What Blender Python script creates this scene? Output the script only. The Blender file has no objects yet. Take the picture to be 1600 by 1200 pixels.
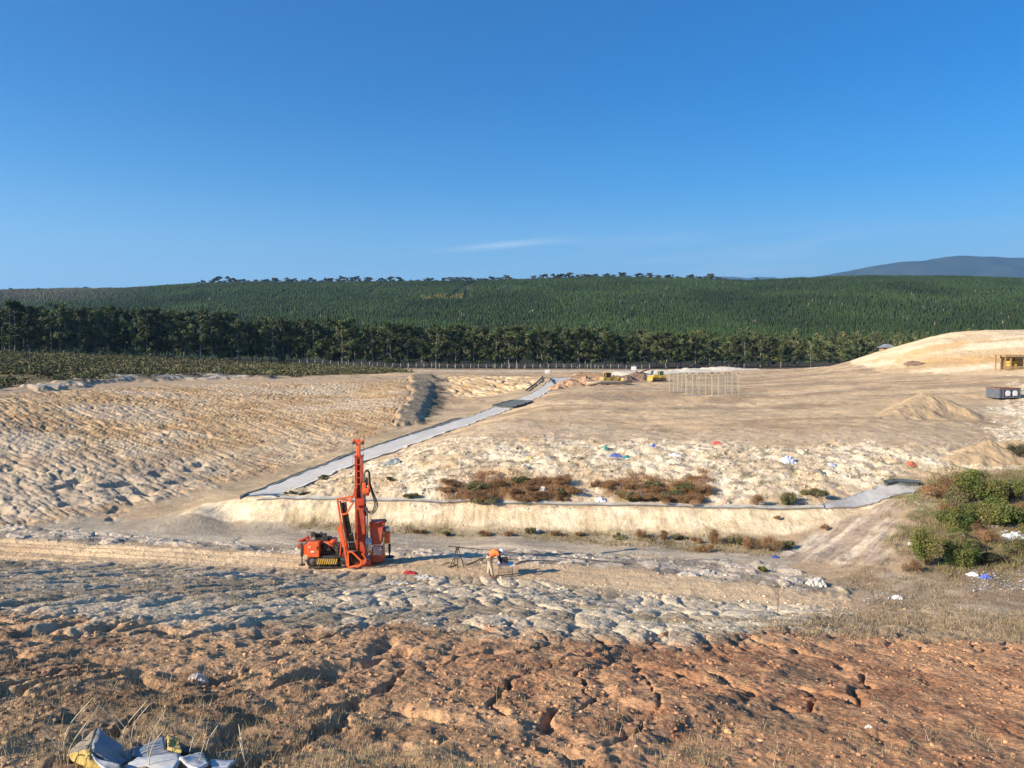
import bpy, bmesh, math, random
import numpy as np
from mathutils import Vector, Matrix
R=math.radians
random.seed(7); rng=np.random.default_rng(7)
S=bpy.context.scene
COL=S.collection
# ---------------- camera, sky, sun, exposure ----------------
PITCH=math.atan(55/1200)
cam=bpy.data.objects.new('camera',bpy.data.cameras.new('camera')); COL.objects.link(cam)
cam.data.sensor_width=36; cam.data.lens=27.0; cam.data.clip_end=40000; cam.data.clip_start=.1
cam.location=(0,0,0); cam.rotation_euler=(R(90)-PITCH,0,0)
S.camera=cam
S.render.resolution_x=1024; S.render.resolution_y=768
SUN_EL=R(24); SUN_AZ=math.atan2(-2.98,-1.4)      # bearing of the sun from +Y towards +X
w=bpy.data.worlds.new('World'); S.world=w; w.use_nodes=True
nt=w.node_tree; nt.nodes.clear()
def N(nt,t,**k):
    n=nt.nodes.new(t)
    for a,b in k.items(): setattr(n,a,b)
    return n
def math_n(nt,op,a,b=None,c=None,clamp=False):
    n=nt.nodes.new('ShaderNodeMath'); n.operation=op; n.use_clamp=clamp
    for i,v in enumerate((a,b,c)):
        if v is None: continue
        if isinstance(v,(int,float)): n.inputs[i].default_value=v
        else: nt.links.new(v,n.inputs[i])
    return n.outputs[0]
sky=N(nt,'ShaderNodeTexSky'); sky.sky_type='NISHITA'; sky.sun_disc=False
sky.sun_elevation=SUN_EL; sky.sun_rotation=SUN_AZ%(2*math.pi)
sky.altitude=300; sky.air_density=1.0; sky.dust_density=0.5; sky.ozone_density=3.0
hs=N(nt,'ShaderNodeHueSaturation'); hs.inputs['Saturation'].default_value=1.62; hs.inputs['Value'].default_value=1.0
hs.inputs['Hue'].default_value=.508
nt.links.new(sky.outputs[0],hs.inputs['Color'])
tc=N(nt,'ShaderNodeTexCoord'); sx=N(nt,'ShaderNodeSeparateXYZ'); nt.links.new(tc.outputs['Generated'],sx.inputs[0])
ux=math_n(nt,'DIVIDE',sx.outputs[0],math_n(nt,'MAXIMUM',sx.outputs[1],.05))
uz=math_n(nt,'DIVIDE',sx.outputs[2],math_n(nt,'MAXIMUM',sx.outputs[1],.05))
def band(x,c,wd):   # soft bump 1 at c falling to 0 at c+-wd
    return math_n(nt,'MAXIMUM',math_n(nt,'SUBTRACT',1.0,math_n(nt,'DIVIDE',math_n(nt,'ABSOLUTE',math_n(nt,'SUBTRACT',x,c)),wd)),0.0)
cx=N(nt,'ShaderNodeCombineXYZ'); nt.links.new(ux,cx.inputs[0]); nt.links.new(math_n(nt,'MULTIPLY_ADD',uz,9.0,math_n(nt,'MULTIPLY',ux,-.9)),cx.inputs[1])
nz=N(nt,'ShaderNodeTexNoise'); nz.inputs['Scale'].default_value=5; nz.inputs['Detail'].default_value=6; nt.links.new(cx.outputs[0],nz.inputs['Vector'])
line=math_n(nt,'ADD',.1345,math_n(nt,'MULTIPLY',ux,.085))
st=math_n(nt,'MULTIPLY',band(math_n(nt,'SUBTRACT',uz,line),0.0,.0065),band(ux,-.01,.11))
st=math_n(nt,'MULTIPLY',st,math_n(nt,'MULTIPLY',nz.outputs[0],1.1))
wide=math_n(nt,'MULTIPLY',band(uz,.115,.06),math_n(nt,'MAXIMUM',math_n(nt,'SUBTRACT',nz.outputs[0],.46),0.0))
wide=math_n(nt,'MULTIPLY',wide,math_n(nt,'MULTIPLY',band(ux,.38,.55),1.6))
tot=math_n(nt,'ADD',st,wide,clamp=True)
mx=N(nt,'ShaderNodeMix',data_type='RGBA'); nt.links.new(tot,mx.inputs['Factor'])
elv=math_n(nt,'SUBTRACT',1.0,math_n(nt,'DIVIDE',math_n(nt,'MAXIMUM',sx.outputs[2],0.0),.34),clamp=True)
lm=N(nt,'ShaderNodeMix',data_type='RGBA'); nt.links.new(math_n(nt,'MULTIPLY',math_n(nt,'POWER',elv,2.0),.9),lm.inputs['Factor'])
nt.links.new(hs.outputs[0],lm.inputs['A']); lm.inputs['B'].default_value=(2.3,4.8,6.7,1); nt.links.new(lm.outputs['Result'],mx.inputs['A']); mx.inputs['B'].default_value=(5.2,6.3,7.4,1)
bg=N(nt,'ShaderNodeBackground'); bg.inputs['Strength'].default_value=0.078
nt.links.new(mx.outputs['Result'],bg.inputs['Color'])
wo=N(nt,'ShaderNodeOutputWorld'); nt.links.new(bg.outputs[0],wo.inputs['Surface'])
sl=bpy.data.lights.new('sun','SUN'); sl.energy=5.0; sl.angle=R(.5); sl.color=(1,.89,.73)
so=bpy.data.objects.new('sun',sl); COL.objects.link(so)
sd=Vector((math.sin(SUN_AZ)*math.cos(SUN_EL),math.cos(SUN_AZ)*math.cos(SUN_EL),math.sin(SUN_EL)))
so.rotation_euler=sd.to_track_quat('Z','Y').to_euler(); so.location=(-60,-40,60)
S.view_settings.view_transform='Standard'; S.view_settings.look='None'; S.view_settings.gamma=1
S.view_settings.use_curve_mapping=False; S.view_settings.exposure=1.05
S.render.engine='CYCLES'

# ---------------- pixel helpers (photo is 1600 x 1200) ----------------
cp,sp=math.cos(PITCH),math.sin(PITCH)
def ray(px,py):
    u=(px-800)/1200; v=(600-py)/1200
    return u,cp+v*sp,-sp+v*cp
def PY(px,py,Y):
    a,b,c=ray(px,py); k=Y/b; return (a*k,Y,c*k)
def PZ(px,py,z):
    a,b,c=ray(px,py); k=z/c; return (a*k,b*k,z)
# ---------------- noise ----------------
def _lat(seed):
    return np.random.default_rng(seed).random((256,256)).astype(np.float32)
_L={}
def vnoise(x,y,seed=0):
    if seed not in _L: _L[seed]=_lat(seed)
    L=_L[seed]; xi=np.floor(x).astype(np.int64); yi=np.floor(y).astype(np.int64)
    fx=x-xi; fy=y-yi; fx=fx*fx*fx*(fx*(fx*6-15)+10); fy=fy*fy*fy*(fy*(fy*6-15)+10)
    a=L[xi&255,yi&255]; b=L[(xi+1)&255,yi&255]; c=L[xi&255,(yi+1)&255]; d=L[(xi+1)&255,(yi+1)&255]
    return (a*(1-fx)+b*fx)*(1-fy)+(c*(1-fx)+d*fx)*fy
def fbm(x,y,o=4,seed=0,g=.5):
    s=0;a=1;t=0
    for i in range(o):
        s=s+a*vnoise(x*2**i+i*17.3,y*2**i+i*9.1,seed+i); t+=a; a*=g
    return s/t
def voro(x,y,seed=50):
    for k in (seed,seed+1):
        if k not in _L: _L[k]=_lat(k)
    A,B=_L[seed],_L[seed+1]
    xi=np.floor(x).astype(np.int64); yi=np.floor(y).astype(np.int64)
    f1=np.full(x.shape,9.,np.float32); f2=f1.copy(); cid=np.zeros(x.shape,np.float32)
    for i in (-1,0,1):
        for j in (-1,0,1):
            cx=xi+i; cy=yi+j
            dx=cx+.1+.8*A[cx&255,cy&255]-x; dy=cy+.1+.8*B[cx&255,cy&255]-y
            d=np.sqrt(dx*dx+dy*dy)
            n=d<f1
            f2=np.where(n,f1,np.minimum(f2,d)); cid=np.where(n,A[(cx+7)&255,(cy+3)&255],cid); f1=np.where(n,d,f1)
    return f1,f2,cid
def sstep(a,b,x):
    t=np.clip((x-a)/(b-a),0,1); return t*t*(3-2*t)
# ---------------- base terrain from survey lines ----------------
OFF=4.0
def warp(x,y): return 1.4*x/(y+OFF+4), np.log(np.maximum(y+OFF+4,.5))
C=[]
def W(*pts): C.extend(pts)
def L(pts,mode='z',step=.05):
    P=[(PZ if mode=='z' else PY)(*p) for p in pts]
    for a,b in zip(P,P[1:]):
        wa=warp(a[0],a[1]); wb=warp(b[0],b[1]); n=max(1,int(math.hypot(float(wa[0]-wb[0]),float(wa[1]-wb[1]))/step))
        for i in range(n):
            f=i/n; C.append(tuple(a[k]*(1-f)+b[k]*f for k in range(3)))
    C.append(P[-1])
# foreground slope, falls away along (0.2,1)
for Y in (-3,0,3,6,10,14,18,22,26):
    for t in (-1.6,-1.1,-.8,-.55,-.3,0,.3,.55,.8):
        X=t*(Y+6)
        z=-1.6-.254*(Y+.2*X)
        if Y<=24 or t<.3: W((X,Y,z))
L([(-300,871,-9.5),(0,877,-9.5),(200,881,-9.5),(400,890,-9.5),(500,897,-9.5),(600,903,-9.5),(700,905,-9.5),(800,911,-9.5),(1000,932,-9.5),(1200,950,-9.5),(1340,957,-9.5)],step=.08)
L([(-300,832,-9.5),(0,840,-9.5),(200,848,-9.5),(400,862,-9.5),(600,868,-9.5),(800,876,-9.5),(1000,890,-9.5),(1200,915,-9.5),(1330,938,-9.5)],step=.08)
L([(0,824,-10.4),(120,829,-10.4),(300,847,-10.4),(450,857,-10.4),(600,858,-10.4),(800,862,-10.4),(1000,868,-10.4),(1150,880,-10.3),(1240,890,-10.2)],step=.08)
L([(1600,1000,-6.7),(1600,958,-9.2),(1600,930,-9.5),(1600,900,-9.6)],step=.2)
L([(1450,950,-9.4),(1430,920,-9.6),(1450,890,-9.6)],step=.2)
L([(290,800,-10.6),(450,815,-10.6),(600,820,-10.6),(800,826,-10.6),(1000,832,-10.6),(1200,838,-10.5),(1290,822,-10.2),(1350,800,-9.7),(1395,778,-9.2)],step=.06)
L([(300,789,-9.9),(380,781,-9.7),(450,782,-9.6),(600,785,-9.6),(800,789,-9.6),(1000,792,-9.6),(1200,797,-9.6),(1290,793,-9.4),(1390,765,-8.9),(1440,757,-8.7)],step=.06)
L([(450,777,-9.5),(600,780,-9.5),(800,784,-9.5),(1000,787,-9.5),(1200,791,-9.5),(1290,785,-9.3),(1390,757,-8.7)],step=.08)
L([(1400,785,-9.0),(1398,820,-9.3),(1390,860,-9.5),(1382,885,-9.6)],step=.1)
L([(200,805,-10.5),(300,825,-10.5),(450,838,-10.5),(600,840,-10.5),(800,845,-10.5),(1000,848,-10.5),(1150,855,-10.5),(1240,868,-10.4)],step=.15)
L([(1330,884,-10.0),(1290,850,-10.3)],step=.2)
L([(1600,850,-9.4),(1600,800,-9.0),(1600,740,-8.3),(1600,690,-7.6),(1600,640,-6.8)],step=.12)
L([(1480,870,-9.5),(1480,820,-9.2),(1500,760,-8.5),(1500,710,-7.8)],step=.12)
L([(700,689,-7.5),(800,682,-7.2),(900,682,-7.2),(1100,688,-7.2),(1300,690,-7.2),(1450,696,-7.3)],step=.07)
L([(720,681,-7.6),(800,650,-7.5),(860,625,-7.2),(905,600,-7.0)],step=.08)
L([(400,773,-10.0),(470,746,-9.9),(560,716,-9.7),(640,692,-9.5),(700,671,-9.3),(760,650,-9.0),(800,637,-8.6),(835,620,-8.0),(855,605,-7.5),(872,590,-7.1)],step=.08)
L([(520,748,-9.2),(600,722,-8.6),(660,703,-8.1)],step=.08)
L([(400,762,-10.4),(480,728,-10.3),(560,701,-10.1),(640,676,-9.9),(720,653,-9.5),(775,636,-9.1),(820,615,-8.1),(848,600,-7.4)],step=.08)
L([(-200,845,-10.3),(0,827,-10.3),(120,806,-10.3),(250,780,-10.3),(400,742,-10.3),(500,707,-10.1),(580,679,-9.9),(625,662,-9.7)],step=.08)
L([(-300,630,-5.0),(0,612,-5.2),(150,598,-5.4),(300,593,-5.7),(450,592,-6.1),(600,590,-6.5),(640,586,-6.7)],step=.08)
L([(-200,700,-7.7),(0,681,-7.7),(150,665,-7.95),(300,650,-8.15),(450,632,-8.1),(560,620,-8.1)],step=.12)
L([(660,588,-6.8),(652,620,-8.0),(632,650,-9.1),(608,668,-9.7)],step=.06)
L([(675,592,-6.9),(700,614,-8.7),(690,634,-9.1),(670,650,-9.5)],step=.08)
L([(720,620,-8.6),(780,613,-8.4),(820,604,-7.8)],step=.08)
L([(705,590,-6.9),(760,590,-6.9),(845,590,-6.95)],step=.06)
for px,Y,z in ((0,230,-1.6),(-400,220,-1),(250,250,-3.1),(500,262,-5.6),(0,150,-3.6),(-400,130,-3.6),(250,190,-4.6),(430,220,-5.8),(620,240,-6.8),(800,250,-7),(950,220,-7),(1100,230,-6.8),(1000,160,-7),(1150,150,-6.9),(1000,110,-7.1),(900,90,-7.2),(1200,95,-7.0),(1000,75,-7.2),(1200,200,-5.7),(1300,190,-4.5),
   (1300,120,-5.6),(1500,125,-4.8),(1620,120,-3.6),(1560,95,-5.9),(1400,75,-6.6),(1400,95,-6.3),(1400,160,-3.7),(1500,150,-3.6),(1620,150,-2.6),
   (1340,185,-2.2),(1400,187,.6),(1440,187,2.4),(1480,187,3.9),(1550,190,4.5),(1620,190,4.5),(1900,190,4),(1440,165,-1.2),(1520,168,1.0),(1600,165,1.2),
   (1400,215,-3),(1550,225,-2),(1800,225,-2),(1250,260,-6.8),(2200,120,-3),(2200,60,-6),(2200,35,-8.5),(2200,20,-7),
   (0,330,-3),(500,330,-6),(900,330,-7),(1300,330,-7),(1700,330,-6),(-500,330,-3),(2300,330,-5),(0,600,-6),(800,600,-7),(1600,600,-7),(800,1500,-7),(0,1500,-7),(1600,1500,-7)):
    W(((px-800)/1200*Y,Y,z))
C=np.array(C,float)
_cu,_cv=warp(C[:,0],C[:,1])
keep=[]
for i in range(len(C)):
    if all((_cu[i]-_cu[j])**2+(_cv[i]-_cv[j])**2>.018**2 for j in keep): keep.append(i)
C=C[keep]; _cu=_cu[keep]; _cv=_cv[keep]
CE=.03
def _phi(u,v): return np.sqrt((u[:,None]-_cu[None])**2+(v[:,None]-_cv[None])**2+CE*CE)
_n=len(C); A=np.zeros((_n+3,_n+3)); A[:_n,:_n]=_phi(_cu,_cv)-np.eye(_n)*.004
A[:_n,_n]=1;A[:_n,_n+1]=_cu;A[:_n,_n+2]=_cv; A[_n:,:_n]=A[:_n,_n:].T
_w=np.linalg.solve(A,np.r_[C[:,2],0,0,0])
def base(x,y):
    u,v=warp(np.asarray(x,float).ravel(),np.asarray(y,float).ravel()); out=np.empty(len(u))
    for i in range(0,len(u),20000):
        s=slice(i,i+20000); out[s]=_phi(u[s],v[s])@_w[:_n]+_w[_n]+_w[_n+1]*u[s]+_w[_n+2]*v[s]
    return out
_YS=np.exp(np.linspace(math.log(4),math.log(330),1400))
def G0(px,py):          # where the sight line through a photo point meets the smooth ground
    a,b,c=ray(px,py); k=_YS/b; z=base(a*k,_YS); d=c*k-z
    i=np.argmax(d<0)
    if d[i]>=0: i=len(_YS)-1
    return a*k[i],_YS[i]

# ---------------- fine ground grid ----------------
TMAX=.80
tf=np.linspace(-TMAX,TMAX,1240); to=TMAX*np.exp(np.linspace(.02,1.9,40))
TT=np.r_[-to[::-1],tf,to]
VV=np.r_[np.linspace(math.log(.4),math.log(8),50)[:-1],np.linspace(math.log(8),math.log(62),640)[:-1],np.linspace(math.log(62),math.log(340),420)[:-1],np.linspace(math.log(340),math.log(14000),60)]
NT,NV=len(TT),len(VV)
T2,V2=np.meshgrid(TT,VV); EY=np.exp(V2); YY=EY-OFF; XX=T2*EY
# base height on a coarser lattice, then bilinear
ct=np.interp(np.linspace(0,NT-1,330),np.arange(NT),TT); cv=np.interp(np.linspace(0,NV-1,420),np.arange(NV),VV)
ct=np.unique(ct); cv=np.unique(cv)
c2,d2=np.meshgrid(ct,cv); bz=base(c2*np.exp(d2),np.exp(d2)-OFF).reshape(c2.shape)
def bil(gx,gy,G,x,y):
    fx=np.interp(x,gx,np.arange(len(gx))); fy=np.interp(y,gy,np.arange(len(gy)))
    i=np.minimum(fx.astype(int),len(gx)-2); j=np.minimum(fy.astype(int),len(gy)-2); fx=fx-i; fy=fy-j
    return (G[j,i]*(1-fx)+G[j,i+1]*fx)*(1-fy)+(G[j+1,i]*(1-fx)+G[j+1,i+1]*fx)*fy
BZ=bil(ct,cv,bz,T2,V2)
# zones: outlines surveyed on the ground, kept as ground coordinates
WA,WB=warp(XX,YY)
WN=(fbm(WA*40,WB*40,4,200)-.5)
def poly_w(pts):
    out=[]
    for p in pts:
        if len(p)==3: x,y=(p[0]-800)/1200*p[2],p[2]
        else: x,y=G0(*p)
        u,v=warp(x,y); out.append((float(u),float(v)))
    return out
def mask(pts,soft=.012,rough=.03,grid=True,u=None,v=None,n=0):
    P=poly_w(pts)
    if grid: u,v,n=WA,WB,WN
    us=[p[0] for p in P]; vs=[p[1] for p in P]; m=np.zeros(u.shape,np.float32); pad=soft*2+rough
    sel=(u>min(us)-pad)&(u<max(us)+pad)&(v>min(vs)-pad)&(v<max(vs)+pad)
    a=u[sel]; b=v[sel]; nn=n[sel] if grid else n
    d=np.full(a.shape,9.,np.float32); ins=np.zeros(a.shape,bool)
    for (x1,y1),(x2,y2) in zip(P,P[1:]+P[:1]):
        ex,ey=x2-x1,y2-y1; l=ex*ex+ey*ey+1e-12
        t=np.clip(((a-x1)*ex+(b-y1)*ey)/l,0,1)
        d=np.minimum(d,np.hypot(a-x1-t*ex,b-y1-t*ey))
        c=((y1>b)!=(y2>b))&(a<(x2-x1)*(b-y1)/(y2-y1+1e-12)+x1); ins^=c
    sd=np.where(ins,d,-d)+nn*rough*2
    m[sel]=sstep(-soft,soft,sd)
    return m
NEAR=[(-300,871),(0,877),(200,881),(400,890),(500,895),(600,899),(700,901),(800,907),(1000,928),(1200,948),(1345,957)]
FAR=[(-300,832),(0,840),(200,848),(400,862),(600,868),(800,876),(1000,890),(1200,915),(1330,938)]
VERGE=[(-300,818),(0,824),(120,829),(300,847),(450,857),(600,858),(800,862),(1000,868),(1150,880),(1240,890),(1330,930)]
ORB=[(-600,955),(0,962),(250,985),(500,985),(650,982),(850,998),(1000,1005),(1130,1000),(1220,988),(1320,985),(1450,992),(1600,985),(1900,975)]
BOT=[(2300,1200),(1600,1199),(800,1199),(0,1199),(-600,1199)]
Z={}
Z['slope']=mask(NEAR+[(1450,955),(1600,962),(1900,965)]+BOT,rough=.01)
Z['orange']=mask(ORB+BOT,soft=.05,rough=.09)
Z['slope']=np.maximum(Z['slope'],sstep(8,6,YY)); Z['orange']=np.maximum(Z['orange'],sstep(8,6,YY))
Z['track']=mask(NEAR+FAR[::-1],soft=.006,rough=.012)
Z['verge']=mask(FAR+VERGE[::-1],soft=.01,rough=.03)
Z['floor']=mask(VERGE[:10]+[(1220,845),(1200,838),(1000,832),(800,826),(600,820),(450,815),(290,800),(120,806),(0,827),(-300,860)],rough=.02)
Z['bank']=mask([(285,802),(450,817),(600,822),(800,828),(1000,834),(1200,840),(1290,824),(1350,802),(1397,778),(1390,765),(1290,793),(1200,797),(1000,792),(800,789),(600,785),(450,782),(320,786)],soft=.006,rough=.008)
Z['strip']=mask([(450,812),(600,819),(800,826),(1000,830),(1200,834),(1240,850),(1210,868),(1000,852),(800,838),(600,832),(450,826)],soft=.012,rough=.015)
Z['face_r']=mask([(1235,872),(1210,858),(1300,823),(1350,802),(1402,776),(1412,800),(1395,885),(1310,885)],soft=.012,rough=.02)
Z['waste']=mask([(440,777),(600,780),(800,784),(1000,787),(1200,791),(1290,786),(1390,757),(1440,750),(1520,735),(1600,715),(1600,690),(1450,697),(1300,692),(1100,690),(900,684),(800,682),(700,686),(640,700),(560,726),(500,748)],soft=.03,rough=.07)
Z['right']=mask([(1600,600),(1560,640),(1530,690),(1440,700),(1440,757),(1480,745),(1600,745),(1900,745),(1900,600)],soft=.03,rough=.08)
Z['waste']=np.maximum(Z['waste'],Z['right'])
Z['waste_hi']=mask([(640,702),(700,686),(900,684),(1100,690),(1300,692),(1450,697),(1560,690),(1500,672),(1200,676),(900,668),(760,664)],soft=.04,rough=.08)
Z['left']=mask([(-400,850),(0,828),(120,806),(250,782),(400,744),(500,710),(580,682),(628,662),(650,620),(652,592),(600,592),(450,594),(300,595),(150,600),(0,614),(-300,632)],soft=.012,rough=.02)
Z['left_low']=mask([(-400,850),(0,828),(120,806),(250,782),(400,744),(500,710),(560,690),(540,672),(430,690),(330,705),(200,690),(0,660),(-300,690)],soft=.05,rough=.10)
Z['rimpath']=mask([(-300,640),(0,620),(150,606),(300,600),(450,598),(600,596),(600,590),(450,591),(300,592),(150,597),(0,609),(-300,628)],soft=.03,rough=.03)
Z['toe']=mask([(-100,830),(120,806),(250,780),(330,752),(300,728),(150,745),(50,740),(-100,745)],soft=.05,rough=.08)
Z['ramp']=mask([(641,587),(678,587),(676,612),(668,636),(655,662),(612,668),(618,655),(634,630),(641,608)],soft=.008,rough=.012)
Z['bowl']=mask([(690,588),(848,588),(828,604),(780,615),(735,622),(700,618)],soft=.012,rough=.02)
Z['bank_shade']=mask([(676,590),(690,590),(696,612),(690,640),(660,662),(655,662),(672,628)],soft=.01,rough=.02)  # steep bank beside the ramp, coloured dark below as if in shade
Z['road']=mask([(-400,858),(0,840),(130,815),(260,790),(310,788),(400,768),(480,732),(560,704),(640,679),(720,656),(775,640),(822,618),(850,603),(838,598),(800,615),(740,632),(700,645),(640,660),(580,682),(500,710),(400,744),(250,782),(120,806),(0,826)],soft=.015,rough=.03)
Z['sandhill']=mask([(1270,573),(1340,573),(1450,582),(1620,590),(1900,590),(1900,230,230),(1480,215,215),(1330,200,205),(1270,200,200)],soft=.01,rough=.02)
Z['sandgold']=mask([(1350,566),(1450,541),(1520,527),(1545,530),(1500,545),(1420,560)],soft=.02,rough=.03)
Z['sandgold2']=mask([(1420,568),(1600,556),(1700,556),(1700,563),(1560,570),(1430,576)],soft=.02,rough=.02)
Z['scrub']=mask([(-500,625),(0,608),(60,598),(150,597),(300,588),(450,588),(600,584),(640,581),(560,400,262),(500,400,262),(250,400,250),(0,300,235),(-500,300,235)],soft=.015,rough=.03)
Z['drygrass']=mask([(1345,957),(1330,935),(1300,890),(1395,880),(1412,800),(1420,765),(1600,742),(2000,720),(2200,1040),(1600,1005),(1400,1000),(1220,985),(1300,965)],soft=.03,rough=.08)
Z['gully']=mask([(1430,745),(1600,735),(1900,735),(1900,900),(1600,893),(1430,895),(1415,860)],soft=.04,rough=.08)
Z['lime']=mask([(1050,925),(1200,950),(1345,960),(1600,965),(1600,985),(1250,985),(1100,1000),(980,1000),(900,975),(980,945)],soft=.03,rough=.05)
Z['whiterim']=mask([(40,606),(160,590),(300,586),(420,590),(300,593),(160,598),(60,612)],soft=.01,rough=.025)
Z['palestrip']=mask([(960,584),(1250,575),(1250,572),(1000,577)],soft=.01,rough=.02)
Z['access']=mask([(480,0,236),(640,0,236),(1000,0,236),(1000,0,247),(640,0,247),(470,0,247)],soft=.004,rough=.0)
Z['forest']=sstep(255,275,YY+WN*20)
Z['heapbrown']=mask([(868,606),(1010,596),(1010,586),(900,586),(872,596)],soft=.02,rough=.03)
def nz3(s,o=4,seed=0,g=.5): return fbm(XX*s,YY*s,o,seed,g)
D=np.zeros_like(XX)
# eroded pillows of the near slope
wx=XX+1.3*(nz3(.25,3,11)-.5); wy=YY+1.6*(nz3(.2,3,12)-.5)
pu=wx*.98-wy*.2; pv=wx*.2+wy*.98
lft=sstep(2,-9,XX)
f1,f2,cid=voro(pu/.95+.45*(nz3(1.0,3,13)-.5),pv/(2.1+3*lft)+.45*(nz3(.9,3,14)-.5),50)
e=f2-f1
g1,g2,_=voro(pu/.42,pv/.8,60); e2=g2-g1
pil=(1-np.exp(-e*4.0))
amp=(.092*sstep(6,14,YY)+.02)*(1-.45*Z['orange'])
amp=amp*(1-.55*sstep(4,14,XX)*sstep(20,10,YY))
big=nz3(.35,2,90)
D+=Z['slope']*(amp*pil*(.45+.9*big)+ .03*(1-np.exp(-e2*5))*(1-.5*Z['orange'])+ .06*(cid-.5)*sstep(0,.25,e)+.10*(nz3(.9,5,15,.6)-.5)+.05*(nz3(5,4,24,.6)-.5))
crumb=np.abs(nz3(2.6,4,16)-.5)*2
D+=Z['slope']*Z['orange']*(.04*(crumb-.4)+.07*(nz3(4.5,5,17,.66)-.5))
# crevices cut in where the crumbly rows break
gl=np.abs(fbm(pu*1.7+.6*(nz3(2.2,4,18)-.5),pv*.36,2,18,.4)-.5); gul=np.exp(-(gl/.035)**2)*sstep(.34,.6,nz3(.7,3,19))
D-=Z['slope']*(.15+.85*Z['orange'])*.13*gul*(.3+1.2*nz3(3,3,20))
# graded track with wheel ruts
tu=XX*.2+YY*.98+.25*(nz3(.08,2,21)-.5)
rut=0
for c0,wd,dp in ((29.6,.16,.05),(30.3,.2,.07),(31.0,.16,.05),(31.9,.22,.08),(32.5,.15,.05),(33.4,.22,.09),(34.0,.14,.05),(34.8,.2,.07),(35.4,.2,.06)):
    q=(tu-c0-.25*np.sin(XX*.11+c0*3))/wd; rut=rut-dp*np.exp(-q*q)+.5*dp*np.exp(-(np.abs(q)-1.7)**2*3)
D+=Z['track']*(rut*(.25+1.1*sstep(-2,-12,XX))+.07*(nz3(.9,4,22)-.5)+.05*(nz3(5,3,23)-.5))
D+=Z['track']*.02*np.sign(np.sin(XX*19))*np.exp(-((tu-33.7)/.3)**2)
# rocky verge
a1,a2,ac=voro(XX*1.1+nz3(1,3,25),YY*1.0+nz3(1,3,26),70)
D+=Z['verge']*(.12*(ac-.35)*sstep(0,.2,a2-a1)+.5*(fbm(XX*.5,YY*1.2,5,27,.6)-.5))
D+=Z['floor']*(.10*(nz3(.25,4,28)-.5)+.02*(nz3(3,3,29)-.5))-Z['floor']*.07*np.exp(-(np.abs(fbm(XX*.10,YY*.28,3,30)-.5)/.02)**2)
D+=Z['bank']*(.10*(nz3(.8,4,31)-.5)+.08*np.abs(fbm(XX*2.5,YY*.5,3,32)-.5))
# rilled left slope: runnels down (0.89,-0.45)
rw=XX+2.5*(nz3(.06,3,33)-.5); rz=YY+2.5*(nz3(.06,3,34)-.5)
def rill(dx,dy,wl,ln,seed):
    ac_=(rw*(-dy)+rz*dx)/wl; al=(rw*dx+rz*dy)/ln
    n=fbm(ac_+.35*(nz3(.5,2,seed+9)-.5),al,2,seed,.35); return 1-np.minimum(np.abs(n-.5)*6,1)
r1=rill(.80,-.60,.8,6,35); r2=rill(.80,-.60,.38,3.2,45)
ls=Z['left']*(1-Z['rimpath'])
D-=ls*(.26*r1**2*(.15+1.3*nz3(.3,3,36))+.17*r2**2*(.2+1.3*nz3(.5,3,38)))*(.75-.2*Z['left_low'])*(.6+.4*sstep(50,80,YY))
la=(rw*.6+rz*.8)/.8; lb_=(rw*.8-rz*.6)/4.5
q1,q2,qc=voro(la+.3*(nz3(.7,2,93)-.5),lb_+.4*(nz3(.5,2,94)-.5),88)
D+=ls*(.10*(nz3(1.0,4,38)-.5)+(.13*(1-np.exp(-(q2-q1)*6))+.05*(qc-.5)*sstep(0,.2,q2-q1)+.20*(nz3(1.9,5,96,.66)-.5))*(.15+1.3*nz3(.08,3,95)))
t1,t2,tc_=voro(XX*.33,YY*.3+nz3(.3,2,39),80)
D-=Z['toe']*.8*sstep(.34,.05,t1)*(tc_>.45)
D+=Z['toe']*.45*(nz3(.5,5,40)-.5)
r3=rill(.35,-.94,1.4,7,55)
D-=Z['bowl']*.7*r3**2
D+=Z['bowl']*.4*(nz3(.6,3,41)-.5)
D+=Z['bank_shade']*.3*(nz3(.8,5,42)-.5)
D+=Z['ramp']*.5-np.exp(-((Z['ramp']-.35)/.2)**2)*.3*(WA<float(warp(*G0(652,620))[0]))
D+=Z['road']*(.12*(nz3(.3,3,43)-.5))
# the waste face
bil_=np.abs(nz3(.55,5,44)-.5)*2
wm=np.maximum(Z['waste'],.45*Z['waste_hi'])
h1,h2,hc=voro(XX*1.0+nz3(.8,2,46),YY*.9,84)
D+=wm*(.30*(bil_-.25)+.26*(nz3(1.3,6,47,.62)-.5)+0*(hc-.5)*sstep(0,.3,h2-h1))
plat=sstep(55,66,YY)*(1-Z['left'])*(1-Z['road'])*(1-Z['bowl'])*(1-wm)*(1-Z['forest'])*(1-Z['scrub'])
D+=plat*(.5*(nz3(.10,4,48)-.5)+.28*(nz3(.7,4,49)-.5))
D+=plat*Z['heapbrown']*1.6*np.abs(nz3(.12,4,51)-.3)
D+=Z['sandhill']*(.5*(nz3(.08,3,52)-.5)+.3*np.abs(fbm(XX*.35+YY*.2,YY*.04,3,53)-.5))
fr=np.abs(fbm((XX*.73-YY*.68)*1.5,(XX*.68+YY*.73)*.22,4,54)-.5)
D+=Z['face_r']*.45*(fr-.1)+Z['face_r']*.15*(nz3(1.2,3,56)-.5)
D+=Z['drygrass']*(.22*(nz3(.5,4,57)-.5))
D+=Z['scrub']*.8*(nz3(.15,3,58)-.5)+Z['whiterim']*.9*nz3(.25,4,59)
HZ=BZ+D
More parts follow.
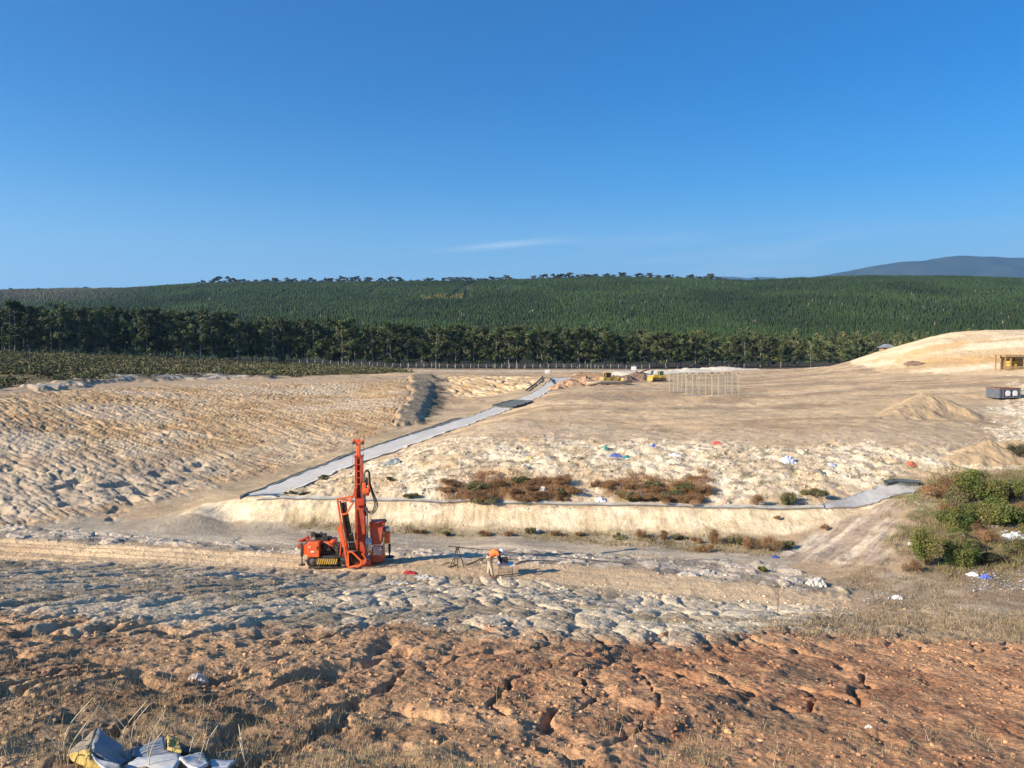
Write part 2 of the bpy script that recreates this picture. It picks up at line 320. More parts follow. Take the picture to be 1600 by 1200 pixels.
# keep the ground out of the camera
def Hh(x,y):
    x=np.asarray(x,float); y=np.asarray(y,float); e_=np.maximum(y+OFF,.4)
    return bil(TT,VV,HZ,x/e_,np.log(e_))
def H(x,y): return float(Hh(np.array([x]),np.array([y]))[0])
def G(px,py):
    a,b,c=ray(px,py); k=_YS/b; d=c*k-Hh(a*k,_YS); i=int(np.argmax(d<0)) or len(_YS)-1
    return Vector((a*k[i],_YS[i],H(a*k[i],_YS[i])))
def Zat(name,x,y):
    e_=np.maximum(np.asarray(y,float)+OFF,.4); return bil(TT,VV,Z[name],np.asarray(x,float)/e_,np.log(e_))
# soil colour per vertex, with some painted shade
def c3(*c): return np.array(c,np.float32)
CC=np.ones(XX.shape+(3,),np.float32)*c3(.46,.35,.235)
def mixc(m,c): 
    global CC
    CC=CC*(1-m[...,None])+m[...,None]*(c if c.ndim==3 else c[None,None])
def two(a,b,t): return a[None,None]*(1-t[...,None])+b[None,None]*t[...,None]
n1=nz3(.3,4,61); n2=nz3(1.5,4,62); n3=nz3(.06,4,63); n4=nz3(5,3,64)
t01=lambda n,a=.35,b=.65: sstep(a,b,n)
mixc(plat,two(c3(.37,.275,.185),c3(.54,.41,.27),t01(n1*.5+n3*.5,.38,.6)))
streak=fbm(XX*.06+YY*.01,YY*.4,4,65)
mixc(plat*.5*t01(streak,.5,.66),c3(.27,.23,.18)); mixc(plat*.55*t01(fbm(XX*.05,YY*.3,3,66),.5,.66),c3(.62,.49,.33))
mixc(Z['palestrip'],c3(.6,.53,.44)); mixc(Z['heapbrown'],two(c3(.30,.20,.13),c3(.46,.29,.16),t01(n1)))
mixc(Z['road'],two(c3(.40,.315,.215),c3(.53,.42,.285),t01(n1)))
mixc(Z['floor'],two(c3(.38,.33,.265),c3(.52,.455,.365),t01(fbm(XX*.12,YY*.5,4,67))))
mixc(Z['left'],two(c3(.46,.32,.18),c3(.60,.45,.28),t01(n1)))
mixc(Z['left']*np.maximum(r1**2,r2**2*.8)*.5,c3(.30,.19,.11))  # dark rill streaks: their shadow painted into the soil colour
mixc(Z['left_low']*Z['left']*.6,two(c3(.35,.29,.23),c3(.56,.48,.37),t01(n2*.4+n1*.6)))
mixc(Z['left']*.5*t01(nz3(.09,3,68),.52,.68),c3(.58,.50,.40)); mixc(Z['rimpath'],c3(.47,.36,.25))
mixc(Z['toe']*.5,c3(.36,.34,.31))
mixc(Z['bowl'],two(c3(.50,.36,.21),c3(.66,.53,.36),t01(n1))); mixc(Z['bowl']*r3*.4,c3(.4,.27,.15))
mixc(Z['ramp'],two(c3(.21,.175,.13),c3(.29,.245,.19),t01(n2))); mixc(Z['bank_shade']*(1-Z['ramp']),two(c3(.10,.085,.06),c3(.24,.19,.13),t01(n2)))  # dark strip right of the ramp is the bank's shade, painted in
mixc(wm,two(c3(.58,.48,.35),c3(.80,.71,.56),t01(n2*.5+n1*.5,.35,.6)))
mixc(wm*.8*t01(nz3(1.8,5,69,.6),.575,.63),c3(.22,.19,.14)); mixc(wm*.5*t01(nz3(.2,4,72),.56,.66),c3(.50,.36,.21))
mixc(Z['waste_hi']*.5,c3(.48,.37,.26))
mixc(Z['bank'],two(c3(.64,.53,.37),c3(.78,.68,.51),t01(n2*.6+n1*.4))); mixc(Z['bank']*.35*t01(fbm(XX*2,YY*.5,3,73),.55,.7),c3(.45,.33,.2))
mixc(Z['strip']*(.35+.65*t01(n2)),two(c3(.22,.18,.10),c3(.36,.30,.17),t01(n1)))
mixc(Z['face_r'],two(c3(.36,.29,.235),c3(.60,.52,.42),t01(fbm((XX*.73-YY*.68)*1.6,(XX*.68+YY*.73)*.2,4,74))))
mixc(Z['track'],two(c3(.49,.37,.25),c3(.58,.455,.315),t01(fbm(XX*.25,tu*1.0,4,75))))
mixc(Z['verge']*.9,two(c3(.24,.22,.20),c3(.56,.50,.43),t01(ac*.5+n2*.5,.35,.6)))
greyc=two(c3(.35,.285,.205),c3(.59,.505,.395),t01(n2*.3+n1*.3+cid*.4,.32,.66))
mixc(Z['slope'],greyc)
mixc(Z['slope']*sstep(-3,-14,XX)*.35,c3(.36,.27,.18))
mixc(Z['slope']*Z['lime']*t01(fbm((XX*.98+YY*-.1)*.6,(XX*.1+YY)*1.5,4,76),.42,.6),c3(.62,.55,.44))
rim_=np.exp(-(e/.14)**2)
mixc(Z['slope']*(1-Z['orange'])*.35*rim_*sstep(-4,4,XX),c3(.55,.49,.40))
orr=two(c3(.31,.160,.095),c3(.50,.285,.165),t01(n1*.6+n2*.4,.36,.62))
brn=two(c3(.29,.195,.125),c3(.47,.34,.215),t01(n2*.5+n1*.5))
lo=np.clip(sstep(1,-5,XX-(YY-8)*.15)*.6+.25*(nz3(.4,3,77)-.3)+.6*sstep(9,5,YY)*sstep(2.5,-1,XX),0,1)
mixc(Z['orange']*Z['slope'],orr*(1-lo[...,None])+brn*lo[...,None])
mixc(Z['orange']*Z['slope']*.45*t01(n4,.55,.7),c3(.50,.33,.20))
mixc(Z['orange']*Z['slope']*.5*t01(nz3(.8,4,78),.56,.7),c3(.20,.155,.11))
mixc(Z['drygrass']*.88,two(c3(.25,.19,.13),c3(.40,.32,.23),t01(n2*.5+n1*.5)))
mixc(Z['drygrass']*.6*t01(n1,.55,.7)*sstep(20,30,YY),c3(.58,.50,.40))
mixc(Z['gully']*.7*t01(n2,.3,.6),two(c3(.15,.11,.065),c3(.27,.21,.13),t01(n1)))
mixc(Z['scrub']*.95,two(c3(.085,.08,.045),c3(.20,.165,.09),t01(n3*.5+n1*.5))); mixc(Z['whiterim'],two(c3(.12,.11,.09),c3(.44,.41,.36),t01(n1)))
mixc(Z['sandhill'],two(c3(.62,.48,.31),c3(.80,.68,.50),t01(fbm(XX*.02+YY*.05,YY*.15,3,79)))); mixc(Z['sandgold']*.75,c3(.60,.38,.17)); mixc(Z['sandgold2']*.7,c3(.60,.38,.16))
mixc(Z['sandhill']*.4*t01(fbm(XX*.05,YY*.2,3,83),.55,.65),c3(.40,.31,.22))
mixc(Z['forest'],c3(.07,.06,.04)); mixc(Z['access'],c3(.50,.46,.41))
CC*=(.88+.24*nz3(11,2,85))[...,None]*c3(1.09,1.0,.86)
def np_mesh(name,co,faces,mats=(),fcol=None,smooth=False,parent=None,mi=None):
    me=bpy.data.meshes.new(name); co=np.asarray(co,np.float32); faces=np.asarray(faces,np.int32); k=faces.shape[1]
    me.vertices.add(len(co)); me.vertices.foreach_set('co',co.ravel())
    me.loops.add(faces.size); me.loops.foreach_set('vertex_index',faces.ravel())
    me.polygons.add(len(faces)); me.polygons.foreach_set('loop_start',np.arange(0,faces.size,k,dtype=np.int32))
    try: me.polygons.foreach_set('loop_total',np.full(len(faces),k,np.int32))
    except Exception: pass
    if smooth: me.polygons.foreach_set('use_smooth',np.ones(len(faces),bool))
    if mi is not None: me.polygons.foreach_set('material_index',np.asarray(mi,np.int32))
    if fcol is not None:
        at=me.color_attributes.new('Col','FLOAT_COLOR','POINT'); c=np.ones((len(co),4),np.float32); c[:,:3]=fcol; at.data.foreach_set('color',c.ravel())
    for m in mats: me.materials.append(m)
    me.update(calc_edges=True)
    o=bpy.data.objects.new(name,me); COL.objects.link(o)
    if parent: o.parent=parent
    return o
def new_mat(name,col=(.5,.5,.5),rough=.7,metal=0,var=.15,scale=6.,attr=False,bump=0,bscale=20,objvar=0,spec=.5,transl=0):
    m=bpy.data.materials.new(name); m.use_nodes=True; t=m.node_tree; b=t.nodes['Principled BSDF']
    b.inputs['Roughness'].default_value=rough; b.inputs['Metallic'].default_value=metal; b.inputs['Specular IOR Level'].default_value=spec
    co=N(t,'ShaderNodeTexCoord'); no=N(t,'ShaderNodeTexNoise'); no.inputs['Scale'].default_value=scale; no.inputs['Detail'].default_value=5
    t.links.new(co.outputs['Object'],no.inputs['Vector'])
    mr=N(t,'ShaderNodeMapRange'); mr.inputs['From Min'].default_value=.3; mr.inputs['From Max'].default_value=.7
    mr.inputs['To Min'].default_value=1-var; mr.inputs['To Max'].default_value=1+var; t.links.new(no.outputs[0],mr.inputs[0])
    f=mr.outputs[0]
    if objvar:
        oi=N(t,'ShaderNodeObjectInfo'); f=math_n(t,'MULTIPLY',f,math_n(t,'MULTIPLY_ADD',oi.outputs['Random'],2*objvar,1-objvar))
    mm=N(t,'ShaderNodeVectorMath',operation='SCALE'); t.links.new(f,mm.inputs['Scale'])
    if attr:
        va=N(t,'ShaderNodeVertexColor',layer_name='Col'); t.links.new(va.outputs[0],mm.inputs[0])
    else: mm.inputs[0].default_value=col
    t.links.new(mm.outputs[0],b.inputs['Base Color'])
    if transl: b.inputs['Subsurface Weight'].default_value=0
    if bump:
        bn=N(t,'ShaderNodeTexNoise'); bn.inputs['Scale'].default_value=bscale; bn.inputs['Detail'].default_value=6; t.links.new(co.outputs['Object'],bn.inputs['Vector'])
        b2=None
        bp=N(t,'ShaderNodeBump'); bp.inputs['Strength'].default_value=1; bp.inputs['Distance'].default_value=bump; t.links.new(bn.outputs[0],bp.inputs['Height']); t.links.new(bp.outputs[0],b.inputs['Normal'])
    return m
m_ground=new_mat('soil',rough=.95,attr=True,var=.16,scale=1.7,bump=.05,bscale=5,spec=.15)
_t=m_ground.node_tree; _b=_t.nodes['Principled BSDF']; _old=_b.inputs['Normal'].links[0].from_socket
_n=N(_t,'ShaderNodeTexVoronoi'); _n.inputs['Scale'].default_value=14; _n.inputs['Randomness'].default_value=1; _c=N(_t,'ShaderNodeTexCoord'); _t.links.new(_c.outputs['Object'],_n.inputs['Vector'])
_p=N(_t,'ShaderNodeBump'); _p.inputs['Strength'].default_value=.9; _p.inputs['Distance'].default_value=.022; _t.links.new(_n.outputs['Distance'],_p.inputs['Height']); _t.links.new(_old,_p.inputs['Normal'])
_n2=N(_t,'ShaderNodeTexNoise'); _n2.inputs['Scale'].default_value=32; _n2.inputs['Detail'].default_value=5; _n2.inputs['Roughness'].default_value=.7; _t.links.new(_c.outputs['Object'],_n2.inputs['Vector'])
_p2=N(_t,'ShaderNodeBump'); _p2.inputs['Distance'].default_value=.022; _t.links.new(_n2.outputs[0],_p2.inputs['Height']); _t.links.new(_p.outputs[0],_p2.inputs['Normal']); _t.links.new(_p2.outputs[0],_b.inputs['Normal'])
idx=np.arange(NT*NV).reshape(NV,NT)
fc=np.stack([idx[:-1,:-1],idx[:-1,1:],idx[1:,1:],idx[1:,:-1]],-1).reshape(-1,4)
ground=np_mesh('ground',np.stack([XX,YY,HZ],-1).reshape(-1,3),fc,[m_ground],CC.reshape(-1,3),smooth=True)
ground['kind']='structure'
# ---------------- hills ----------------
def crest(px,pts):
    return np.interp(px,[p[0] for p in pts],[p[1] for p in pts])
HC=[(-900,456),(-300,454),(0,451),(100,449),(200,448),(310,441),(400,439),(700,438),(850,434),(950,431),(1100,434),(1170,437),(1250,432),(1350,429),(1500,430),(1600,433),(1900,440),(2600,452)]
def hill_z(x,y):
    px=800+1200*x/np.maximum(y,1); YC=1250.
    zc=(546-crest(px,HC))/1200*YC
    f=np.clip((y-400)/(YC-400),0,1.6); gc=(zc-6.5)/YC
    z=np.where(f<1,y*(-.02+(gc+.02)*np.sin(np.minimum(f,1)*math.pi/2)),YC*gc-(f-1)**2*90)
    return z+np.where(y>420,(fbm(x*.006,y*.006,4,101)-.5)*9*np.clip((y-420)/200,0,1)*np.clip((1250-y)/250,0,1),0)
gx=np.linspace(-1.5,1.5,260); gy=np.linspace(385,2000,160); a_,b_=np.meshgrid(gx,gy); hx=a_*b_
hz_=hill_z(hx,b_); ii=np.arange(hx.size).reshape(hx.shape)
m_hill=new_mat('hill_soil',(.045,.055,.025),rough=1,var=.4,scale=.02,spec=.05)
hf=np.stack([ii[:-1,:-1],ii[:-1,1:],ii[1:,1:],ii[1:,:-1]],-1).reshape(-1,4)
hill=np_mesh('hills',np.stack([hx,b_,hz_],-1).reshape(-1,3),hf,[m_hill],smooth=True); hill['kind']='structure'
# far ranges
def range_(name,Y,pts,depth,col,seed):
    xs=np.linspace(pts[0][0],pts[-1][0],160); cr=crest(xs,pts); ds=np.linspace(-1,1,24)
    P,Q=np.meshgrid(xs,ds); yy=Y+Q*depth; X=(P-800)/1200*Y
    zc=(545-np.interp(P,xs,cr))/1200*Y
    rough=(fbm(X*.0016,yy*.0016,5,seed,.6)-.5)*1.8
    z=-30+(zc+30)*(1-Q**2)**.8+rough*.10*Y*.2*(np.abs(Q)+.12)
    i_=np.arange(P.size).reshape(P.shape); f_=np.stack([i_[:-1,:-1],i_[:-1,1:],i_[1:,1:],i_[1:,:-1]],-1).reshape(-1,4)
    o=np_mesh(name,np.stack([X,yy,z],-1).reshape(-1,3),f_,[new_mat(name+'_cover',col,rough=1,var=.5,scale=.004,spec=0)],smooth=True); o['kind']='structure'
range_('mountains',9000,[(1200,444),(1280,432),(1330,423),(1360,417),(1400,412),(1430,410),(1480,403),(1540,402),(1600,404),(1700,410),(1900,430),(2100,445)],1500,(.035,.05,.03),110)
range_('mountains',11500,[(1050,444),(1090,434),(1110,431),(1140,433),(1160,436),(1180,434),(1200,435),(1240,444)],1500,(.035,.05,.03),111)

# ---------------- tagging and mesh helpers ----------------
def tag(o,label=None,cat=None,group=None,kind=None):
    if label: o['label']=label
    if cat: o['category']=cat
    if group: o['group']=group
    if kind: o['kind']=kind
    return o
def thing(name,label,cat,loc=(0,0,0),rz=0,group=None,scale=1):
    o=bpy.data.objects.new(name,None); COL.objects.link(o); o.empty_display_size=.2
    o.location=loc; o.rotation_euler=(0,0,rz); o.scale=(scale,)*3
    return tag(o,label,cat,group)
class MB:
    def __init__(s): s.v=[]; s.f=[]; s.m=[]; s.sm=[]
    def add(s,vs,fs,mi=0,smooth=False):
        b=len(s.v); s.v+= [tuple(v) for v in vs]; s.f+=[tuple(b+i for i in f) for f in fs]; s.m+=[mi]*len(fs); s.sm+=[smooth]*len(fs)
    def box(s,c,d,mi=0,rot=None,bev=0,taper=1.0):
        x,y,z=d[0]/2,d[1]/2,d[2]/2
        if bev<=0: bev=min(d)*.08
        vs=[];b=bev
        # octagonal-ish chamfered prism: chamfer vertical edges and top edges
        ring=[(x-b,-y),(x,-y+b),(x,y-b),(x-b,y),(-x+b,y),(-x,y-b),(-x,-y+b),(-x+b,-y)]
        for zz,k in ((-z,1-b/max(x,1e-6)*.5),(-z+b,1),(z-b,taper),(z,taper*(1-b/max(min(x,y),1e-6)*.8))):
            for (px,py) in ring: vs.append((px*k,py*k,zz))
        fs=[]
        for r in range(3):
            for i in range(8): fs.append((r*8+i,r*8+(i+1)%8,r*8+8+(i+1)%8,r*8+8+i))
        fs.append(tuple(range(7,-1,-1))); fs.append(tuple(range(24,32)))
        M=Matrix.Translation(c)@(rot.to_4x4() if rot is not None else Matrix.Identity(4))
        s.add([M@Vector(v) for v in vs],fs,mi)
    def bar(s,p,q,w,h=None,mi=0,up=(0,0,1)):
        p=Vector(p);q=Vector(q);d=q-p;L_=d.length; h=h or w
        zax=d.normalized(); u=Vector(up)
        if abs(zax.dot(u))>.95: u=Vector((0,1,0))
        xax=u.cross(zax).normalized(); yax=zax.cross(xax)
        M=Matrix((xax,yax,zax)).transposed()
        s.box((p+q)/2,(w,h,L_),mi,M,bev=min(w,h)*.12)
    def tube(s,pts,r,n=8,mi=0,cap=True):
        pts=[Vector(p) for p in pts]; rs=r if isinstance(r,(list,tuple)) else [r]*len(pts); vs=[]
        for i,p in enumerate(pts):
            d=(pts[min(i+1,len(pts)-1)]-pts[max(i-1,0)]).normalized()
            u=Vector((0,0,1)) if abs(d.z)<.9 else Vector((1,0,0))
            a=d.cross(u).normalized(); b=d.cross(a)
            for k in range(n):
                t=2*math.pi*k/n; vs.append(p+(a*math.cos(t)+b*math.sin(t))*rs[i])
        fs=[(i*n+k,i*n+(k+1)%n,(i+1)*n+(k+1)%n,(i+1)*n+k) for i in range(len(pts)-1) for k in range(n)]
        if cap: fs+=[tuple(range(n)),tuple(range(len(vs)-1,len(vs)-n-1,-1))]
        s.add(vs,fs,mi,True)
    def disc(s,c,ax,r,th,n=16,mi=0):
        ax=Vector(ax).normalized(); c=Vector(c); s.tube([c-ax*th/2,c-ax*th/2*.9,c+ax*th/2*.9,c+ax*th/2],[r*.93,r,r,r*.93],n,mi)
    def poly(s,pts,th,nrm=(0,-1,0),mi=0):
        n=Vector(nrm)*th/2; P=[Vector(p) for p in pts]; k=len(P)
        vs=[p-n for p in P]+[p+n for p in P]
        fs=[tuple(range(k)),tuple(range(2*k-1,k-1,-1))]+[(i,i+k,(i+1)%k+k,(i+1)%k) for i in range(k)]
        s.add(vs,fs,mi)
    def lump(s,c,r,seed=0,n=2,rough=.25,mi=0,smooth=True):
        bm=bmesh.new(); bmesh.ops.create_icosphere(bm,subdivisions=n,radius=1); rr=random.Random(seed)
        ofs=[rr.uniform(-9,9) for _ in range(3)]
        from mathutils import noise
        vs=[]
        for v in bm.verts:
            k=1+rough*noise.noise(v.co*1.7+Vector(ofs))*2; vs.append((c[0]+v.co.x*r[0]*k,c[1]+v.co.y*r[1]*k,c[2]+v.co.z*r[2]*k))
        fs=[tuple(l.vert.index for l in f.loops) for f in bm.faces]; bm.free(); s.add(vs,fs,mi,smooth)
    def build(s,name,mats,parent=None,loc=None):
        me=bpy.data.meshes.new(name); me.from_pydata(s.v,[],s.f)
        if not isinstance(mats,(list,tuple)): mats=[mats]
        for m in mats: me.materials.append(m)
        me.polygons.foreach_set('material_index',s.m); me.polygons.foreach_set('use_smooth',s.sm); me.update()
        bm=bmesh.new(); bm.from_mesh(me); bmesh.ops.recalc_face_normals(bm,faces=bm.faces); bm.to_mesh(me); bm.free()
        o=bpy.data.objects.new(name,me); COL.objects.link(o)
        if parent: o.parent=parent
        if loc is not None: o.location=loc
        return o
def copy_tree(o,parent=None):
    c=o.copy(); COL.objects.link(c); c.parent=parent
    for ch in o.children: copy_tree(ch,c)
    return c
def leaf_quads(cen,size,r,flat=.0,asp=.6):
    n=len(cen); a=r.normal(size=(n,3)); a[:,2]*=(1-flat); a/=np.linalg.norm(a,axis=1)[:,None]
    b=r.normal(size=(n,3)); b-=a*(a*b).sum(1)[:,None]; b/=np.linalg.norm(b,axis=1)[:,None]
    sz=(size*(.6+.8*r.random(n)))[:,None] if np.isscalar(size) else (size*(.6+.8*r.random(n)))[:,None]
    a=a*sz*.5; b=b*sz*.5*asp
    v=np.stack([cen-a,cen-b*.9,cen+a,cen+b*.9],1).reshape(-1,3)
    return v,np.arange(n*4).reshape(n,4)
def clump_pts(centers,radii,n,r):
    k=len(centers); i=r.integers(0,k,n); d=r.normal(size=(n,3)); d/=np.linalg.norm(d,axis=1)[:,None]
    rad=r.random(n)**.45
    return centers[i]+d*rad[:,None]*radii[i], i, d
# ---------------- eucalypts ----------------
m_leafA=new_mat('gum_leaves',rough=.75,attr=True,var=.35,scale=.6,objvar=.28,spec=.25)
m_bark=new_mat('pale_bark',(.22,.20,.17),rough=.9,var=.35,scale=1.2,objvar=.3,spec=.1)
def gum_parts(seed,h=18.,nleaf=2000,ls=.62,low=.22,wide=2.6,tone=(.060,.080,.030)):
    r=np.random.default_rng(seed); rr=random.Random(seed); mb=MB()
    lean=(rr.uniform(-.5,.5),rr.uniform(-.5,.5))
    def ax(t): return Vector((lean[0]*t*t*1.5+.15*math.sin(t*5+seed),lean[1]*t*t*1.5,h*t))
    ts=[-.01,0,.02,.15,.3,.45,.6,.75,.9]; mb.tube([ax(t) for t in ts],[.30,.30,.24,.2,.17,.14,.11,.07,.03],7)
    cs=[];rs=[]
    nb=rr.randint(13,18)
    for i in range(nb):
        t=low+.12+(.93-low-.12)*((i+rr.random())/nb); a=rr.uniform(0,6.28)
        L_=wide*(.35+.75*math.sin(min(1,(t-low)/(1-low)*1.15+.1)*math.pi*.8))*rr.uniform(.6,1.1)
        p0=ax(t-.06); p1=ax(t)+Vector((math.cos(a)*L_,math.sin(a)*L_,rr.uniform(0,1.4)))
        mid=(p0+p1)/2+Vector((0,0,-.2)); mb.tube([p0,mid,p1],[.09,.06,.025],5)
        cs.append(p1); q=rr.uniform(.75,1.35); rs.append((q*1.05,q*1.05,q*rr.uniform(.7,1.1)))
        if rr.random()<.6: cs.append((p0+p1)/2+Vector((rr.uniform(-.6,.6),rr.uniform(-.6,.6),rr.uniform(-.3,.9)))); q*=.8; rs.append((q,q,q*.9))
    for k in range(3): cs.append(ax(.93)+Vector((rr.uniform(-.8,.8),rr.uniform(-.8,.8),rr.uniform(-.6,.9)))); rs.append((1.15,1.15,1.0))
    cs=np.array([tuple(c) for c in cs]); rs=np.array(rs)
    P,i,d=clump_pts(cs,rs,nleaf,r); v,f=leaf_quads(P,ls,r)
    tn=.7+.6*r.random(len(cs)); c=np.array(tone)[None]*(tn[i]*(.8+.4*r.random(nleaf)))[:,None]
    c[:,0]*=1+.25*(r.random(nleaf)-.3)
    return mb,v,f,np.repeat(c,4,0)
def gum(seed,label,group,**k):
    t=thing('eucalyptus_tree',label,'tree',group=group)
    mb,v,f,c=gum_parts(seed,**k); mb.build('trunk',m_bark,t); np_mesh('crown',v,f,[m_leafA],c,parent=t)
    return t
GR='eucalyptus trees in the row behind the fence'
def sect(px):
    return 'above the scrub on the left' if px<480 else 'behind the fence and access road' if px<930 else 'beyond the landfill plateau' if px<1270 else 'beyond the pale sand hill'
LBL=['tall dark eucalyptus with a pale trunk in the dense row behind the fence',
     'slender eucalyptus with a narrow ragged crown in the dense row behind the fence',
     'broad olive topped eucalyptus in the dense row behind the fence']
protos=[(gum(300+i,LBL[i%3],GR,low=(.0,.05,.14)[i%3],nleaf=3900,ls=.52,wide=(3.3,2.6,3.8)[i%3],tone=[(.080,.108,.036),(.066,.092,.032),(.098,.120,.042)][i%3]),LBL[i%3]) for i in range(6)]
used=set()
def surf(x,y): return max(H(x,y),float(hill_z(np.array([x]),np.array([y]))[0])) if y>385 else H(x,y)
rr=random.Random(5)
def rowY(px): return float(np.interp(px,[-300,0,500,900,1300,1800],[222,232,262,276,300,330]))
def rowH(px): return float(np.interp(px,[-200,0,60,110,300,500,900,1100,1300,1700],[14.5,15,15.5,15.2,15.4,15.2,14.6,12.6,10.8,10]))
cnt=0
spots=[]
for row,(n,dy) in enumerate(((118,0),(94,7),(66,15))):
    for i in range(n):
        px=-60+(1480+60)*(i+rr.uniform(.05,.95))/n
        if row and px>1250: continue
        y=rowY(px)+dy+rr.uniform(-2.2,2.2); spots.append(((px-800)/1200*y,y,px))
for k,(x,y,px) in enumerate(spots):
    j=rr.randrange(6)
    pr,lb=protos[j]
    if j in used: o=copy_tree(pr)
    else: o=pr; used.add(j)
    o['label']=lb.split(' in the dense')[0].replace(' with a pale trunk','').replace(' with a narrow ragged crown','')+' in the tree row '+sect(px)
    o.location=(x,y,surf(x,y)-.1); s_=rowH(px)/18*rr.choice((rr.uniform(.92,1.04),rr.uniform(.74,1.0),rr.uniform(.98,1.10)))
    o.scale=(s_*rr.uniform(.9,1.15),)*2+(s_,); o.rotation_euler=(0,0,rr.uniform(0,6.28))
# forest behind the row: a mass
lows=[gum_parts(400+i,nleaf=520,ls=1.15,low=.1,wide=2.4,tone=[(.085,.105,.036),(.11,.122,.042),(.07,.092,.034)][i%3])[1:] for i in range(5)]
V_=[];F_=[];C_=[];b0=0; r=np.random.default_rng(9)
for k in range(1500):
    px=r.uniform(-300,1900); y=rowY(px)+22+(r.random()**.8)*(float(np.interp(px,[0,700,1100,1800],[150,170,225,225]))-22)
    x=(px-800)/1200*y; v,f,c=lows[k%5]; a=r.uniform(0,6.28); s_=rowH(px)/18*r.uniform(.72,1.06)*(.95 if px<1000 else 1.0); ca,sa=math.cos(a)*s_,math.sin(a)*s_
    w_=np.stack([v[:,0]*ca-v[:,1]*sa+x,v[:,0]*sa+v[:,1]*ca+y,v[:,2]*s_+surf(x,y)],1)
    V_.append(w_);F_.append(f+b0);C_.append(c*r.uniform(.75,1.3)*np.array([r.uniform(.9,1.2),1,1]));b0+=len(v)
fo=np_mesh('forest',np.concatenate(V_),np.concatenate(F_),[m_leafA],np.concatenate(C_)); tag(fo,'dense olive green eucalyptus forest massed behind the tree row and below the plantation','forest',kind='stuff')
# ridge trees
rgp=[]
for i in range(4):
    t=thing('ridge_tree','dark spreading eucalyptus standing on the skyline of the ridge','tree',group='eucalyptus trees along the ridge skyline')
    mb,v,f,c=gum_parts(500+i,h=13,nleaf=900,ls=1.3,low=.12,wide=4.6,tone=(.075,.08,.045)); mb.build('trunk',m_bark,t); np_mesh('crown',v,f,[m_leafA],c,parent=t); rgp.append(t)
ui=set()
rpx=list(np.linspace(330,805,72))+list(np.linspace(858,1120,44))+[318,1140,1155,1172,20,70,95,130,262,835,848]
for px in rpx:
    px=float(px)+rr.uniform(-9,9); y=1245+rr.uniform(-20,25); x=(px-800)/1200*y; j=rr.randrange(4)
    o=rgp[j] if j not in ui else copy_tree(rgp[j]); ui.add(j)
    o.location=(x,y,surf(x,y)-2); s_=rr.choice((rr.uniform(.5,.75),rr.uniform(.7,1.05)))*(1.0 if px>300 else .6)*(1.12 if 335<px<380 or 860<px<930 else 1); o.scale=(s_*1.8,s_*1.8,s_); o.rotation_euler=(0,0,rr.uniform(0,6.28))
# ---------------- pine plantation: tens of thousands ----------------
r=np.random.default_rng(21)
ys=[];xs=[]
y=455.
while y<1335:
    n=int(1.56*y/2.9); x_=np.linspace(-.78*y,.78*y,n)+r.uniform(-1.2,1.2,n); xs.append(x_); ys.append(y+r.uniform(-1.5,1.5,n)+2*np.sin(x_*.02)); y+=3.5
xs=np.concatenate(xs); ys=np.concatenate(ys); px_=800+1200*xs/ys
keep=ys>rowY(800)+np.interp(px_,[0,700,1100,1800],[150,170,225,225])*0+470*0+np.interp(px_,[0,900,1300],[175,178,195])
gap=(np.abs(fbm(xs*.006,ys*.0035,3,120)-.5)<.008)&(fbm(xs*.01,ys*.01,2,121)>.48)
for (xa,ya,xb,yb,wd) in ((700,476,745,443,5),(728,480,735,450,4),(575,470,600,448,4),(800,468,792,452,4),(430,476,450,466,4)):
    # breaks down the hillside, laid out on the slope
    Ya=600+(506-ya)/66*650; Yb=600+(506-yb)/66*650
    xa_,xb_=(xa-800)/1200*Ya,(xb-800)/1200*Yb; ex,ey=xb_-xa_,Yb-Ya; l=ex*ex+ey*ey; t=np.clip(((xs-xa_)*ex+(ys-Ya)*ey)/l,0,1)
    gap|=(np.hypot(xs-xa_-t*ex,ys-Ya-t*ey)<wd)
keep&=~gap; keep&=r.random(len(xs))>.04+.25*(fbm(xs*.02,ys*.02,3,122)>.66)
xs=xs[keep]; ys=ys[keep]; n=len(xs); zs=hill_z(xs,ys)
hh=(4.3*(.7+.5*r.random(n))*(.85+.3*fbm(xs*.01,ys*.01,3,123)))
K=5; ang=np.arange(K)*2*math.pi/K
def conel(z0,z1,r0):
    a=ang[None]+r.uniform(0,6,n)[:,None]; rr_=r0*(.75+.5*r.random((n,K)))
    ring=np.stack([xs[:,None]+np.cos(a)*rr_*hh[:,None]/7,ys[:,None]+np.sin(a)*rr_*hh[:,None]/7,(zs+z0*hh)[:,None]+r.uniform(-.3,.3,(n,K))],-1)
    tip=np.stack([xs+r.uniform(-.15,.15,n),ys,zs+z1*hh],-1)[:,None]
    return np.concatenate([ring,tip],1)
co=np.concatenate([conel(.02,.66,1.75),conel(.38,1.0,1.15)],1).reshape(-1,3)
fb=np.array([[k,(k+1)%K,K] for k in range(K)]); fb=np.concatenate([fb,fb+K+1])
ff=(np.arange(n)[:,None,None]*(2*K+2)+fb[None]).reshape(-1,3)
tone=(.45+1.1*fbm(xs*.012,ys*.012,5,124))*(.7+.6*r.random(n))
pc=np.stack([.031*tone,.052*tone,.014*tone],-1)
wildm=np.clip(sstep(260,80,800+1200*xs/ys)*sstep(900,1050,ys),0,1)[:,None]; pc=pc*(1-wildm)+wildm*np.array([.085,.085,.05])*tone[:,None]
yel=((np.abs(800+1200*xs/ys-697)<40)&(ys>880)&(ys<930)&(r.random(n)>.5)); pc[yel]=(.17,.14,.04)
br=r.random(n)>.994; pc[br]=(.16,.13,.08)
m_pine=new_mat('pine_needles',rough=.85,attr=True,var=.25,scale=.4,spec=.15)
